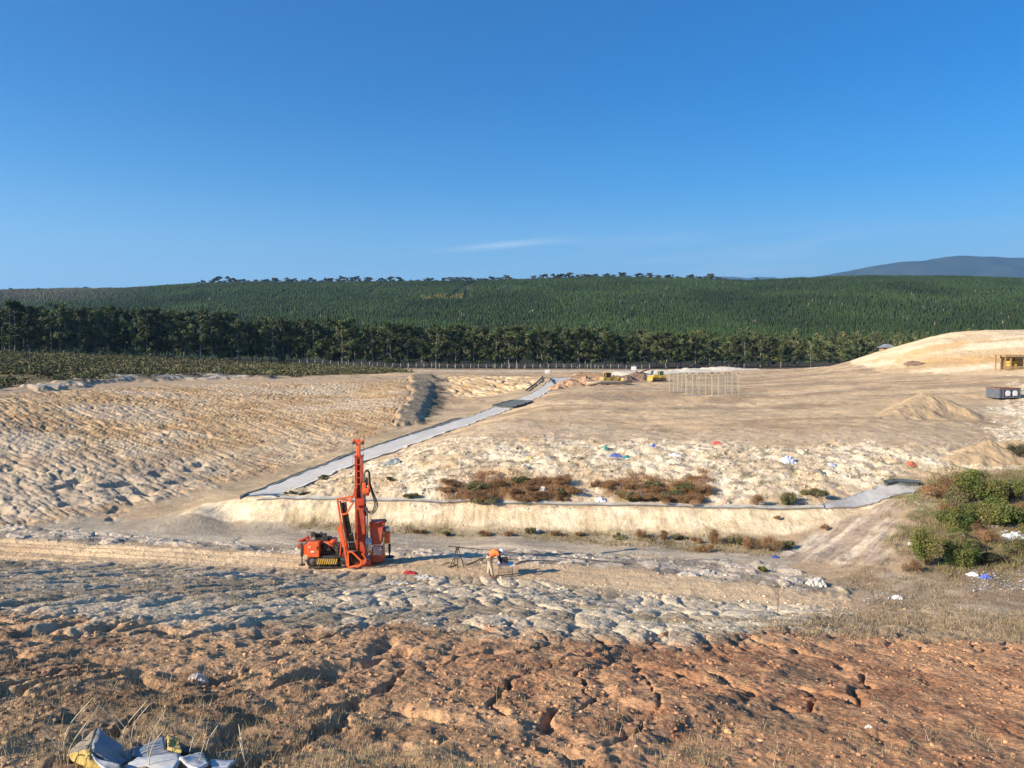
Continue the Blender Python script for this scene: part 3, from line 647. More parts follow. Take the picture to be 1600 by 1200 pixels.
po=np_mesh('pine_plantation',co,ff,[m_pine],np.repeat(pc,2*K+2,0)); tag(po,'young dark green pine plantation in close rows covering the long hillside','plantation',kind='stuff')
# ---------------- scrub, shrubs ----------------
m_shrub=new_mat('shrub_leaves',rough=.8,attr=True,var=.3,scale=2.,spec=.2)
m_twig=new_mat('twigs',(.16,.11,.07),rough=.9,var=.3)
def bush_cloud(r,X,Y,Zs,wd,ht,nl,ls,cols):
    V=[];F=[];Cc=[];b=0
    for x,y,z,w_,h_ in zip(X,Y,Zs,wd,ht):
        k=4; cs=np.stack([r.normal(0,.28,k)*w_,r.normal(0,.28,k)*w_,.45*h_+r.uniform(-.15,.3,k)*h_],-1); rs=np.stack([np.full(k,w_*.33),np.full(k,w_*.33),np.full(k,h_*.42)],-1)
        P,i,d=clump_pts(cs,rs,nl,r); P+=np.array([x,y,z]); v,f=leaf_quads(P,ls*(.6+.4*w_),r,asp=.5)
        c=cols[r.integers(0,len(cols))]*(.65+.7*r.random()); V.append(v);F.append(f+b);Cc.append(np.repeat(c[None]*(.7+.6*r.random((nl,1))),4,0)); b+=len(v)
    return np.concatenate(V),np.concatenate(F),np.concatenate(Cc)
r=np.random.default_rng(31)
N0=26000; t=r.uniform(-.8,.1,N0); y=np.exp(r.uniform(math.log(80),math.log(262),N0)); x=t*y
k=(Zat('scrub',x,y)>.45)&(Zat('whiterim',x,y)*Zat('scrub',x,y)<.75)&(fbm(x*.06,y*.06,3,130)+.35*sstep(120,200,y)>.42)
x,y=x[k][:6500],y[k][:6500]; z=Hh(x,y)
sc=bush_cloud(r,x,y,z-.1,r.uniform(.9,2.6,len(x)),r.uniform(.5,1.5,len(x)),22,.34,[np.array(c) for c in ((.10,.105,.04),(.085,.09,.035),(.15,.12,.05),(.17,.15,.075),(.12,.12,.05))])
tag(np_mesh('scrub',*sc[:2],[m_shrub],sc[2]),'low olive and brown heath scrub covering the bank above the left slope','scrub',kind='stuff')
def shrub(px,py,wpx,hpx,kind,label,group=None,seed=0):
    g=G(px,py); s_=g.y/1200; w_,h_=wpx*s_,hpx*s_*1.05; r=np.random.default_rng(1000+seed); rr=random.Random(seed)
    t=thing('shrub' if kind!='dry' else 'dry_shrub',label,'shrub',(g.x,g.y,g.z-.03),rr.uniform(0,6),group)
    cols={'green':[(.09,.125,.028),(.13,.15,.038),(.17,.15,.045)],'olive':[(.14,.14,.06),(.19,.165,.075)],'dry':[(.26,.14,.06),(.34,.20,.10),(.20,.12,.06)],'dark':[(.05,.06,.03),(.08,.075,.045)]}[kind]
    k=max(5,int(w_*4)); cs=[];rs=[]; mb=MB()
    for i in range(k):
        a=rr.uniform(0,6.28); q=math.sqrt(rr.random())*.36*w_; zz=h_*rr.uniform(.3,.68)*(1-.5*(q/(.5*w_))**2)
        c=(math.cos(a)*q,math.sin(a)*q*.8,zz); cs.append(c); q2=rr.uniform(.13,.22)*w_; rs.append((q2,q2,h_*rr.uniform(.2,.32)))
        mb.tube([(c[0]*.15,c[1]*.15,-.05),(c[0]*.5,c[1]*.5,zz*.5),c],[.02,.014,.007],4)
    for i in range(k*2):
        a=rr.uniform(0,6.28); q=rr.uniform(.2,.5)*w_; mb.tube([(0,0,0),(math.cos(a)*q*.5,math.sin(a)*q*.5,h_*.45),(math.cos(a)*q,math.sin(a)*q,h_*rr.uniform(.5,1.0))],[.012,.009,.004],3)
    mb.build('stem',m_twig,t)
    n=int(min(5200,700+900*w_*w_)); P,i,d=clump_pts(np.array(cs),np.array(rs),n,r)
    v,f=leaf_quads(P,.085 if w_<2.5 else .12,r,asp=.45 if kind!='dry' else .18)
    cc=np.array(cols)[r.integers(0,len(cols),len(cs))][i]*(.6+.8*r.random((n,1)))
    np_mesh('foliage',v,f,[m_shrub],np.repeat(cc,4,0),parent=t); return t
rw=random.Random(44)
for i in range(34):
    py=rw.uniform(748,896); px=rw.uniform(max(1436,1470-(py-750)*.1),1610)
    if 830<py and px>1535: continue
    shrub(px,py+8,rw.uniform(38,70),rw.uniform(20,36),rw.choice(('green','green','olive','dry','olive')),'one of the crowded mid sized bushes in the gully between the round green ones','crowded bushes in the right hand gully',seed=400+i)
sl_=[(1449,884,74,76,'green','large round olive green bush at the lower left of the gully, nearest the bare ridge'),
(1500,882,72,52,'green','low green bush on the gully floor beside the largest round bush'),
(1498,814,62,32,'green','small green bush in the middle of the gully, above the big round bush'),
(1552,818,88,46,'green','wide green bush across the gully at mid height, near the right edge'),
(1598,822,56,40,'green','green bush cut by the right edge of view beside the white litter'),
(1522,778,100,46,'green','tall green bush at the top of the gully below the pale waste bank'),
(1572,786,80,44,'green','green bush at the top right of the gully under the pale mound'),
(1484,770,44,34,'dry','reddish brown bush at the top left of the gully beside the drain liner end'),
(1465,780,28,16,'dark','dark little bush just right of the grey drain liner end'),
(1540,848,70,26,'dry','brown dead bush low in the gully between green bushes and white litter'),
(1590,868,50,34,'olive','olive bush at the right edge below the pale sheet of litter'),
(1545,880,60,22,'dark','dark low bush right of the green bushes, above the strewn litter'),
(1425,893,34,28,'dry','yellow brown bush at the foot of the large round green bush'),
(1590,720,50,32,'dark','dusky green bush at the right edge on top of the waste bank'),
(1475,820,32,30,'dark','grey green bush standing just above the largest round bush'),
(1190,894,16,12,'green','tiny bright green bush on the rocky verge beyond the track')]
for i,a in enumerate(sl_): shrub(*a[:5],a[5],'bushes growing in the gully on the right' if i<15 else None,seed=i)
dl=[(700,838,26,10),(755,838,34,11),(795,837,30,10),(830,834,22,14),(870,838,22,14),(905,838,26,9),(968,842,26,10),(1003,841,28,18),(1038,842,26,16),(1062,844,26,10),(1090,848,26,12),(1113,850,40,28),(1150,852,34,16),(1176,858,40,24),(1206,862,44,28),(1232,858,30,16),(655,834,30,8),(1100,862,40,14)]
for i,(px,py,w_,h_) in enumerate(dl): shrub(px,py,w_,h_,'dry' if i%3 else 'olive','low brown dry shrub in the line along the foot of the pale bank','dry shrubs along the foot of the bank',seed=40+i)
pl=[]
rq=random.Random(3)
for i in range(30): pl.append((690+rq.uniform(0,215),784-rq.uniform(0,30),rq.uniform(30,56),rq.uniform(8,15)))
for i in range(27): pl.append((952+rq.uniform(0,160),788-rq.uniform(0,26),rq.uniform(30,56),rq.uniform(8,16)))
for i,(px,py,w_,h_) in enumerate(pl): shrub(px,py,w_,h_,'dry' if i%6 else 'olive','rusty brown weed shrub growing at the foot of the waste face','rusty shrubs at the foot of the waste face',seed=70+i)
sg=[(1182,792,34,24,'dry','round sandy brown tumbleweed at the foot of the waste face'),(1228,788,40,26,'olive','olive bush on the waste face just above the foam litter'),(1272,776,44,16,'olive','flat olive bush high on the waste face left of the liner end'),(928,762,24,14,'dry','lone brown shrub between the two rusty shrub patches'),
(642,778,28,10,'olive','small olive shrub at the foot of the waste face behind the drill head'),(610,752,18,10,'olive','olive shrub on the waste face just right of the drill hoses'),(505,748,24,7,'olive','green weed beside the white drain liner left of the mast'),(452,773,18,6,'olive','green weed near the lower end of the white drain liner'),(474,773,18,6,'olive','second green weed from the lower end of the white drain liner'),
(1215,812,14,8,'dry','small dry shrub on the pale bank below the foam litter'),(1290,828,20,10,'dry','small dry shrub where the pale bank meets the bare side face')]
for i,a in enumerate(sg): shrub(*a,seed=130+i)
# ---------------- loose clods ----------------
_ph=(1+5**.5)/2
ICO=np.array([(-1,_ph,0),(1,_ph,0),(-1,-_ph,0),(1,-_ph,0),(0,-1,_ph),(0,1,_ph),(0,-1,-_ph),(0,1,-_ph),(_ph,0,-1),(_ph,0,1),(-_ph,0,-1),(-_ph,0,1)])/1.9
ICF=np.array([(0,11,5),(0,5,1),(0,1,7),(0,7,10),(0,10,11),(1,5,9),(5,11,4),(11,10,2),(10,7,6),(7,1,8),(3,9,4),(3,4,2),(3,2,6),(3,6,8),(3,8,9),(4,9,5),(2,4,11),(6,2,10),(8,6,7),(9,8,1)])
def stones(name,x,y,size,col,label,cat,seed):
    r=np.random.default_rng(seed); n=len(x); z=Hh(x,y)
    v=ICO[None]*(.7+.6*r.random((n,12,1)))*(size[:,None]*(.6+.8*r.random((n,3))))[:,None,:]*np.array([1,1,.7])
    v+=np.stack([x,y,z+size*.12],-1)[:,None]
    f=(np.arange(n)[:,None,None]*12+ICF[None]).reshape(-1,3)
    return tag(np_mesh(name,v.reshape(-1,3),f,[m_clod],np.repeat(col,12,0)),label,cat,kind='stuff')
m_clod=new_mat('clod',rough=.95,attr=True,var=.2,scale=8,spec=.15)
def ccol(x,y):
    e_=np.maximum(y+OFF,.4); return np.stack([bil(TT,VV,CC[...,k],x/e_,np.log(e_)) for k in range(3)],-1)
r=np.random.default_rng(41)
n=36000; y=np.exp(r.uniform(math.log(3.6),math.log(27),n)); x=r.uniform(-.75,.75,n)*y+0
k=(Zat('slope',x,y)>.6)&(r.random(n)<.25+.75*Zat('orange',x,y)*(fbm(x*.7,y*.7,3,140)>.45)); x,y=x[k],y[k]
sz=.002+.014*r.random(len(x))**9*(1+y/9)+.0005*y
c=ccol(x,y)*(.75+.45*r.random((len(x),1)))*np.where(r.random((len(x),1))>.97,1.3,.92); stones('clods',x,y,sz,np.clip(c,0,.75),'loose orange and brown clods and pebbles over the near slope','clods',42)
n=16000; x=r.uniform(-32,22,n); y=r.uniform(27,42,n); tr=Zat('track',x,y); ve=Zat('verge',x,y); edge=np.exp(-((x*.2+y*.98-29.4)/.5)**2)
k=r.random(n)<(tr*.12+ve*.3+edge*sstep(-3,4,x)*1.2); x,y=x[k],y[k]; sz=.015+.065*r.random(len(x))**4
c=ccol(x,y)*(.85+.5*r.random((len(x),1))); stones('track_clods',x,y,sz,np.clip(c,0,.75),'broken tan and grey clods along the edges of the graded track','clods',43)
n=14000; y=np.exp(r.uniform(math.log(48),math.log(75),n)); x=r.uniform(-.4,.75,n)*y; k=(Zat('waste',x,y)>.5); x,y=x[k],y[k]; sz=.02+.13*r.random(len(x))**6
c=ccol(x,y)*(.7+.6*r.random((len(x),1))); dk=r.random(len(x))>.76; c[dk]*=.4; sz*=.75; stones('rubble',x,y,sz,np.clip(c,0,.8),'pale clods and rubble strewn over the waste face','rubble',44)
# ---------------- dry grass ----------------
def grass(name,x,y,h,wd,col,label,seed,nb=9,spread=.05):
    r=np.random.default_rng(seed); n=len(x); X=np.repeat(x,nb)+r.normal(0,spread,n*nb); Y=np.repeat(y,nb)+r.normal(0,spread,n*nb); Z_=Hh(X,Y)-.01
    hh=np.repeat(h,nb)*(.5+.7*r.random(n*nb)); a=r.uniform(0,6.28,n*nb); w_=np.repeat(wd,nb); ln=r.uniform(.15,.75,n*nb); b=r.uniform(0,6.28,n*nb)
    p0=np.stack([X-np.cos(a)*w_,Y-np.sin(a)*w_,Z_],-1); p1=np.stack([X+np.cos(a)*w_,Y+np.sin(a)*w_,Z_],-1); p2=np.stack([X+np.cos(b)*hh*ln,Y+np.sin(b)*hh*ln,Z_+hh],-1)
    v=np.stack([p0,p1,p2],1).reshape(-1,3); c=np.repeat(np.repeat(col,nb,0)*(.7+.6*r.random((n*nb,1))),3,0)
    return tag(np_mesh(name,v,np.arange(len(v)).reshape(-1,3),[m_grass],c),label,'grass',kind='stuff')
m_grass=new_mat('dry_grass',rough=.9,attr=True,var=.15,scale=3,spec=.1)
r=np.random.default_rng(51)
n=24000; y=np.exp(r.uniform(math.log(3.4),math.log(30),n)); x=r.uniform(-.78,.78,n)*y
den=fbm(x*.5,y*.5,3,150); px_=800+1200*x/y
k=(Zat('slope',x,y)>.5)&(r.random(n)<np.clip((den-.42)*5,0.03,1)*(.2+.5*np.maximum(sstep(8,5,y)*(px_<1150),sstep(700,200,px_)*.8)+.5*sstep(15,20,y)*sstep(900,1200,px_)))
x,y=x[k],y[k]; h=.035+.08*r.random(len(x))**2+.11*sstep(7.5,4.5,y)*r.random(len(x))**3
grass('dry_grass',x,y,h,.0006+.00032*y,np.array([[.34,.27,.16]])*(.6+.7*r.random((len(x),1))),'thin dry straw grass scattered over the near slope',52,nb=9,spread=.05)
n=9000; y=np.exp(r.uniform(math.log(14),math.log(40),n)); x=r.uniform(.2,.8,n)*y; k=(Zat('drygrass',x,y)*(1-Zat('track',x,y))>.4)&(r.random(n)<fbm(x*.4,y*.4,3,151)*1.3); x,y=x[k],y[k]
grass('weeds',x,y,.05+.14*r.random(len(x))**2,.003+.0003*y,np.array([[.25,.19,.12]])*(.6+.8*r.random((len(x),1))),'brown dry weeds covering the ground right of the track end',53,nb=10,spread=.16)
n=5000; x=r.uniform(-18,18,n); y=r.uniform(38,48,n); k=(Zat('strip',x,y)*(1-Zat('bank',x,y))>.3)&(r.random(n)<fbm(x*.5,y*.5,3,152)*1.2); x,y=x[k],y[k]
grass('straw_strip',x,y,.08+.2*r.random(len(x))**2,.02+0*x,np.array([[.26,.20,.11]])*(.6+.8*r.random((len(x),1))),'straw coloured grass strip along the foot of the pale bank',54,nb=9,spread=.18)

n=16000; x=r.uniform(-8,16,n); y=47.5+r.random(n)**1.6*4.6; pxx=800+1200*x/y; k=(((pxx>690)&(pxx<905))|((pxx>952)&(pxx<1115)))&(Zat('waste',x,y)>.2)&(r.random(n)<2.6*(fbm(x*.45,y*.45,4,153)-.40)*np.clip(1.25-((np.minimum(np.abs(pxx-797),np.abs(pxx-1033)))/105)**2,0,1)*np.clip((52.5-y+3*(fbm(x*.3,y*.1,2,155)-.5))/3,0,1)); x,y=x[k],y[k]
grass('rusty_weeds',x,y,.10+.30*r.random(len(x))**2,.012+0*x,np.array([[.30,.165,.075]])*(.6+.8*r.random((len(x),1))),'rusty brown dead weeds between the shrubs at the foot of the waste face',55,nb=9,spread=.2)
n=16000; x=r.uniform(15,36,n); y=r.uniform(30,56,n); k=(Zat('gully',x,y)>.3)&(r.random(n)<fbm(x*.4,y*.4,3,154)*1.3); x,y=x[k],y[k]
grass('gully_weeds',x,y,.10+.35*r.random(len(x))**2,.011+0*x,np.array([[.22,.165,.085]])*(.6+.9*r.random((len(x),1)))*np.where(r.random((len(x),1))>.7,[[.7,1.1,.7]],[[1,1,1]]),'brown and green weeds filling the gully between the bushes',56,nb=10,spread=.22)

# ---------------- object materials ----------------
def dusty(m,amt=.45,sc=2.2,col=(.40,.30,.19,1)):
    t=m.node_tree; b=t.nodes['Principled BSDF']; src=b.inputs['Base Color'].links[0].from_socket
    co=N(t,'ShaderNodeTexCoord'); n=N(t,'ShaderNodeTexNoise'); n.inputs['Scale'].default_value=sc; n.inputs['Detail'].default_value=8; n.inputs['Roughness'].default_value=.7; t.links.new(co.outputs['Object'],n.inputs['Vector'])
    mr=N(t,'ShaderNodeMapRange'); mr.inputs['From Min'].default_value=.42; mr.inputs['From Max'].default_value=.7; mr.inputs['To Max'].default_value=amt; t.links.new(n.outputs[0],mr.inputs[0])
    x=N(t,'ShaderNodeMix',data_type='RGBA'); t.links.new(mr.outputs[0],x.inputs['Factor']); t.links.new(src,x.inputs['A']); x.inputs['B'].default_value=col; t.links.new(x.outputs['Result'],b.inputs['Base Color']); return m
def pm(name,c,r=.5,me=0,var=.12,sc=5): return new_mat(name,c,r,me,var=var,scale=sc,spec=.4)
m_or=pm('orange_paint',(.80,.115,.018),.42,var=.14); m_rd=pm('red_paint',(.50,.055,.02),.45,var=.2); m_bk=pm('black_rubber',(.018,.018,.02),.6)
m_dk=pm('dark_steel',(.055,.055,.06),.5,.4); m_st=pm('bright_steel',(.55,.56,.58),.28,.85); m_ye=pm('yellow_paint',(.60,.37,.03),.5,var=.2)
m_wh=pm('white_plastic',(.72,.71,.68),.55); m_gl=pm('dark_glass',(.02,.03,.035),.1); m_rust=pm('rust',(.24,.10,.05),.85,var=.4,sc=3)
for _m in (m_or,m_rd,m_dk,m_bk): dusty(_m,.35)
dusty(m_ye,.75,1.2)
m_wood=pm('weathered_timber',(.30,.19,.10),.85,var=.35,sc=3); m_gal=pm('galvanised_steel',(.42,.42,.40),.5,.5); m_grn=pm('green_paint',(.05,.13,.10),.5)
# ---------------- drill rig ----------------
rg=G(535,889); RIG=thing('drill_rig','orange tracked drill rig with tall raised mast standing on the graded track','drill rig',rg)
KP=1200/rg.y; TN=-rg.z/rg.y
def X(cx): return (cx/5.215+440-535)/KP
def Zc(cy,dy=0): return (889-(670+cy/5.215))/KP-TN*dy
def Pt(cx,cy,dy=0): return Vector((X(cx)*(1+dy/rg.y),dy,Zc(cy,dy)))
def P(n,mb,m,par=RIG): return mb.build(n,m,par)
def track(dy):
    mb=MB(); x0,x1,hh=X(205),X(545),.25
    out=[]
    for k in range(13): a=math.pi/2+math.pi*k/12; out.append((x0+hh+math.cos(a)*hh,hh+math.sin(a)*hh))
    for k in range(13): a=-math.pi/2+math.pi*k/12; out.append((x1-hh+math.cos(a)*hh,hh+math.sin(a)*hh))
    vs=[(p[0],dy+s_,p[1]+.02) for s_ in (0,.32) for p in out]; n=len(out)
    inn=[((p[0]-(x0+x1)/2)*.94+(x0+x1)/2,(p[1]-hh)*.78+hh) for p in out]
    vs+=[(p[0],dy+s_,p[1]+.02) for s_ in (0,.32) for p in inn]
    fs=[]
    for i in range(n):
        j=(i+1)%n; fs+=[(i,j,n+j,n+i),(2*n+i,3*n+i,3*n+j,2*n+j),(i,2*n+i,2*n+j,j),(n+i,n+j,3*n+j,3*n+i)]
    mb.add(vs,fs)
    for i in range(24):
        f=i/24*(x1-x0-2*hh)+x0+hh
        mb.box((f,dy+.16,.012),(.04,.33,.035)); mb.box((f,dy+.16,2*hh+.03),(.04,.33,.035))
    t=P('track',mb,m_bk)
    w=MB()
    for xx,r_ in ((x0+hh,.17),(x1-hh,.17)): w.disc((xx,dy+.14,hh+.02),(0,1,0),r_,.24,18); w.disc((xx,dy-.0,hh+.02),(0,1,0),.06,.06,10)
    for k in range(4): w.disc((x0+hh+.3+k*(x1-x0-2*hh-.6)/3,dy+.14,.14),(0,1,0),.09,.22,12)
    w.build('roller',m_dk,t)
    return t
track(-.05); track(1.0)
mb=MB(); mb.box((X(380),.62,.42),(1.7,.8,.26)); mb.box((X(560),.55,.45),(.7,.9,.4)); mb.box((X(330),.62,.6),(1.5,.9,.1)); P('chassis',mb,m_dk)
mb=MB(); x0,x1=X(290),X(455); zt,zb=.43,.20; mb.box(((x0+x1)/2,-.085,(zt+zb)/2),(x1-x0+.08,.04,zt-zb+.05),0); n=9
for k in range(n):
    a=x0+(x1-x0)*k/n; d=(x1-x0)/n*.55; mb.poly([(a,-.112,zb),(a+d,-.112,zb),(a+d+.07,-.112,zt),(a+.07,-.112,zt)],.008,(0,-1,0),1)
P('hazard_panel',mb,[m_bk,m_ye])
mb=MB(); mb.box((X(262),.12,Zc(985,.0)),(X(312)-X(212),.5,Zc(925)-Zc(1048)),bev=.03); mb.box((X(190),.3,Zc(990)),(.16,.6,.45)); mb.box((X(330),.55,Zc(925,.55)),(X(420)-X(240),.8,.22),bev=.05)
mb.box((X(400),.6,Zc(925,.6)),(.22,.55,.38),bev=.03); mb.box((X(350),.3,Zc(1020,.3)),(.28,.12,.09)); EC=P('engine_cover',mb,m_or)
mb=MB(); mb.box((X(258),-.142,Zc(1000)),(.16,.012,.07)); mb.build('decal',m_wh,EC); mb=MB(); mb.box((X(235),-.142,Zc(960)),(.10,.012,.03)); mb.build('decal',m_wh,EC)
mb=MB()
for k in range(6): mb.box((X(296),-.142,Zc(955)-k*.028),(.07,.012,.012))
mb.build('vent',m_bk,EC)
mb=MB(); mb.tube([Pt(300,870,.5),Pt(300,835,.5)],.04,10); mb.box(Pt(245,860,.4),(.22,.2,.16)); mb.box(Pt(300,862,.6),(.42,.3,.12)); mb.box(Pt(320,890,.5),(.7,.3,.14)); mb.tube([Pt(180,835,.5),Pt(250,842,.5)],.02,6); mb.tube([Pt(245,880,.4),Pt(245,830,.4)],.035,8); mb.box(Pt(340,925,.4),(.3,.2,.5))
mb.box(Pt(365,975,.5),(.42,.6,.4)); mb.lump(Pt(340,960,.15),(.14,.1,.16),3,2,.3); mb.lump(Pt(375,985,.15),(.16,.12,.14),4,2,.3); mb.box(Pt(450,985,.4),(.2,.5,.55)); mb.disc(Pt(455,985,.1),(0,1,0),.13,.1,16)
for k in range(7):
    a=Pt(320+k*22,930+6*(k%3),.15); mb.tube([a,a+Vector((.12,-.12,-.15)),a+Vector((.25,-.05,-.33)),a+Vector((.4,.1,-.3))],.018,6)
P('engine',mb,m_bk)
mb=MB()
mb.bar(Pt(140,915,.1),Pt(215,880,.1),.09,.09); mb.bar(Pt(140,915,.8),Pt(215,880,.8),.09,.09); mb.bar(Pt(140,915,.1),Pt(140,905,.8),.12,.12); mb.box(Pt(140,960,.1),(.14,.16,.14)); mb.bar(Pt(215,880,.1),Pt(215,960,.1),.05,.05)
for k in range(4): mb.disc(Pt(150+k*20,912-k*10,.0),(0,1,0),.035,.05,10)
P('rear_frame',mb,m_rd)
def leg(cx,c0,c1,dy,m,foot=.14):
    mb=MB(); mb.bar(Pt(cx,c0,dy),Pt(cx,(c0+c1)/2+20,dy),.10,.10); mb.tube([Pt(cx,(c0+c1)/2,dy),Pt(cx,c1,dy)],.03,10); b=Pt(cx,c1,dy); mb.disc(b+Vector((0,0,.03)),(0,0,1),foot,.05,16); return P('stabiliser_leg',mb,m)
leg(162,935,1120,.02,m_dk); leg(175,930,1085,.9,m_dk); leg(846,935,1050,.95,m_bk,.2); leg(520,960,1120,-.15,m_dk)
# mast
mb=MB(); xm=X(617); dm=.62
for sx_ in (-.11,.11):
    mb.bar((xm+sx_,dm,Zc(1060,dm)),(xm+sx_,dm,Zc(195,dm)),.10,.20); mb.bar((xm+sx_*1.45,dm-.08,Zc(1060,dm)),(xm+sx_*1.45,dm-.08,Zc(195,dm)),.035,.05)
mb.bar((xm,dm+.1,Zc(1080,dm)),(xm,dm+.1,Zc(200,dm)),.14,.04)
for k in range(16):
    z_=Zc(1040,dm)+k*(Zc(210,dm)-Zc(1040,dm))/15; mb.box((xm,dm-.02,z_),(.13,.16,.05))
mb.box((xm,dm,Zc(195,dm)),(.40,.26,.07)); mb.box((xm-.14,dm-.1,Zc(500,dm)),(.12,.2,.38)); mb.box((xm-.2,dm-.1,Zc(515,dm)),(.1,.16,.12))
MAST=P('mast',mb,m_rd)
mb=MB(); mb.bar((xm-.02,dm,Zc(200,dm)),(xm-.02,dm,Zc(90,dm)),.17,.17); mb.build('extension',m_or,MAST)
mb=MB(); mb.box((X(612),dm,Zc(82,dm)),(.46,.22,.10)); mb.box((X(575),dm,Zc(75,dm)),(.09,.2,.20)); mb.box((X(650),dm,Zc(78,dm)),(.10,.24,.22)); mb.box((X(612),dm,Zc(62,dm)),(.16,.2,.08))
mb.build('mast_head',m_or,MAST)
mb=MB(); mb.disc((X(577),dm-.13,Zc(84,dm)),(0,1,0),.07,.03,16); mb.disc((X(648),dm-.14,Zc(84,dm)),(0,1,0),.07,.03,16); mb.build('pulley',m_dk,MAST)
mb=MB(); mb.tube([(X(571),dm-.1,Zc(85,dm)),(X(569),dm-.1,Zc(465,dm))],.008,5); mb.tube([(X(658),dm-.1,Zc(90,dm)),(X(656),dm-.1,Zc(400,dm))],.008,5); mb.tube([(X(640),dm-.15,Zc(190,dm)),(X(636),dm-.15,Zc(900,dm))],.012,5); P('wire_rope',mb,m_dk)
# base of the mast, wide lower slide
mb=MB(); mb.bar((X(650),dm-.28,Zc(1090,dm-.28)),(X(640),dm-.28,Zc(560,dm-.28)),.30,.10); mb.box((X(655),.5,Zc(1085,.5)),(.75,.8,.34)); mb.bar(Pt(600,905,.2),Pt(600,650,.3),.08,.1); mb.box(Pt(760,1020,.7),(.55,.6,.62)); mb.bar(Pt(480,1040,-.05),Pt(495,850,-.0),.06,.06); mb.bar(Pt(505,1040,-.05),Pt(520,960,0),.07,.07)
P('mast_carriage',mb,m_rd)
# rotation head with motor and hoses
mb=MB(); mb.box((X(690),dm-.3,Zc(490,dm-.3)),(.30,.30,.22),bev=.04); mb.box((X(672),dm-.3,Zc(455,dm-.3)),(.16,.26,.32)); mb.box((X(712),dm-.3,Zc(450,dm-.3)),(.10,.18,.30)); mb.disc((X(695),dm-.3,Zc(520,dm-.3)),(0,0,1),.09,.14,16)
DH=P('drill_head',mb,m_or)
mb=MB(); mb.box((X(650),dm-.2,Zc(450,dm-.2)),(.14,.2,.34)); mb.tube([(X(690),dm-.3,Zc(430,dm)),(X(690),dm-.3,Zc(370,dm))],[.07,.05],10); mb.tube([(X(672),dm-.3,Zc(430,dm)),(X(672),dm-.3,Zc(385,dm))],.035,8); mb.build('motor',m_bk,DH)
def curve(pts,n=10):
    out=[];Pp=[Vector(p) for p in pts]; Pp=[Pp[0]*2-Pp[1]]+Pp+[Pp[-1]*2-Pp[-2]]
    for i in range(1,len(Pp)-2):
        for k in range(n):
            t=k/n; a,b,c,d=Pp[i-1:i+3]; out.append(.5*((2*b)+(c-a)*t+(2*a-5*b+4*c-d)*t*t+(3*b-a-3*c+d)*t**3))
    out.append(Pp[-2]); return out
for q,(o1,o2) in enumerate(((0,0),(10,.05),(20,.1))):
    mb=MB(); d_=dm-.36-o2; mb.tube(curve([Pt(672+q*3,420,d_),Pt(672+o1*.5,350,d_),Pt(692,322+o1,d_),Pt(716-o1*.3,345,d_),Pt(722-o1*.4,430,d_),Pt(745-o1*.6,510,d_),Pt(778-o1,600,d_),Pt(765-o1,660,d_),Pt(725,690-o1*1.2,d_),Pt(690+o1*.4,655,d_),Pt(672+o1*.3,590,d_),Pt(668+o1*.3,520,d_)]),.022,7); P('hose',mb,m_bk)
mb=MB()
for k in range(4): mb.tube([Pt(655+k*7,520,dm-.2),Pt(660+k*6,640,dm-.2),Pt(668+k*4,700,dm-.2)],.014,6)
mb.tube([Pt(668,690,.4),Pt(672,900,.4)],.03,7); P('hose_bundle',mb,m_bk)
# rod rack
mb=MB(); fd=-.28; w_=.075
def fb(a,b,dy=fd,w=w_): mb.bar(Pt(a[0],a[1],dy),Pt(b[0],b[1],dy),w,w,up=(0,1,0))
fb((472,572),(548,1125)); fb((468,575),(600,552)); fb((492,585),(552,1000),fd+.1); fb((598,552),(575,600)); fb((600,605),(545,695)); fb((545,695),(505,700)); fb((500,585),(575,575),fd+.25,.06)
fb((555,1012),(558,1136)); fb((558,1136),(662,1118)); fb((662,1118),(664,1082)); fb((664,1082),(590,1008)); fb((590,1008),(555,1012)); fb((664,1090),(697,1100)); fb((697,1100),(700,1060)); fb((697,1058),(672,1020),fd,.06); fb((560,1138),(662,1122),fd+.3)
mb.bar(Pt(475,800,fd+.12),Pt(540,1010,fd+.12),.18,.03); RK=P('rod_rack',mb,m_or)
for k,(a,b) in enumerate((((500,605),(592,1100)),((516,598),(606,1098)),((530,596),(618,1096)),((585,850),(625,1085)),((570,860),(640,1090)))):
    mb=MB(); p,q=Pt(a[0],a[1],fd+.12),Pt(b[0],b[1],fd+.12); mb.tube([p,p+(q-p)*.04,p+(q-p)*.045,q],[.055,.055,.045,.045],10); mb.build('drill_rod',[m_bk],RK)
mb=MB(); mb.bar(Pt(545,930,fd),Pt(612,925,fd),.03,.03); mb.bar(Pt(560,1000,fd),Pt(620,1000,fd),.03,.03); mb.build('clamp',m_st,RK)
# feed cylinder
mb=MB(); mb.tube([Pt(690,690,.3),Pt(690,890,.3)],.035,12); mb.tube([Pt(690,640,.3),Pt(690,700,.3)],.05,10); P('feed_cylinder',mb,m_st)
mb=MB(); mb.tube([Pt(690,880,.25),Pt(690,1030,.25)],.065,14); mb.tube([Pt(722,890,.2),Pt(722,1030,.2)],.06,14); mb.lump(Pt(706,960,.2),(.11,.09,.32),8,2,.25); mb.disc(Pt(706,900,.2),(0,0,1),.13,.04,14); P('winch_housing',mb,m_st)
mb=MB(); dyh=.35; pts=[Pt(708,758,dyh),Pt(826,752,dyh),Pt(805,870,dyh),Pt(800,945,dyh),Pt(716,950,dyh)]
mb.poly([p+Vector((0,.3,0)) for p in pts],.6); mb.box(Pt(766,752,dyh+.3),(X(826)-X(708)+.06,.68,.05)); mb.bar(Pt(735,750,dyh),Pt(715,728,dyh),.03,.03); mb.bar(Pt(820,752,dyh),Pt(828,742,dyh),.06,.06); P('control_cabinet',mb,m_rd)
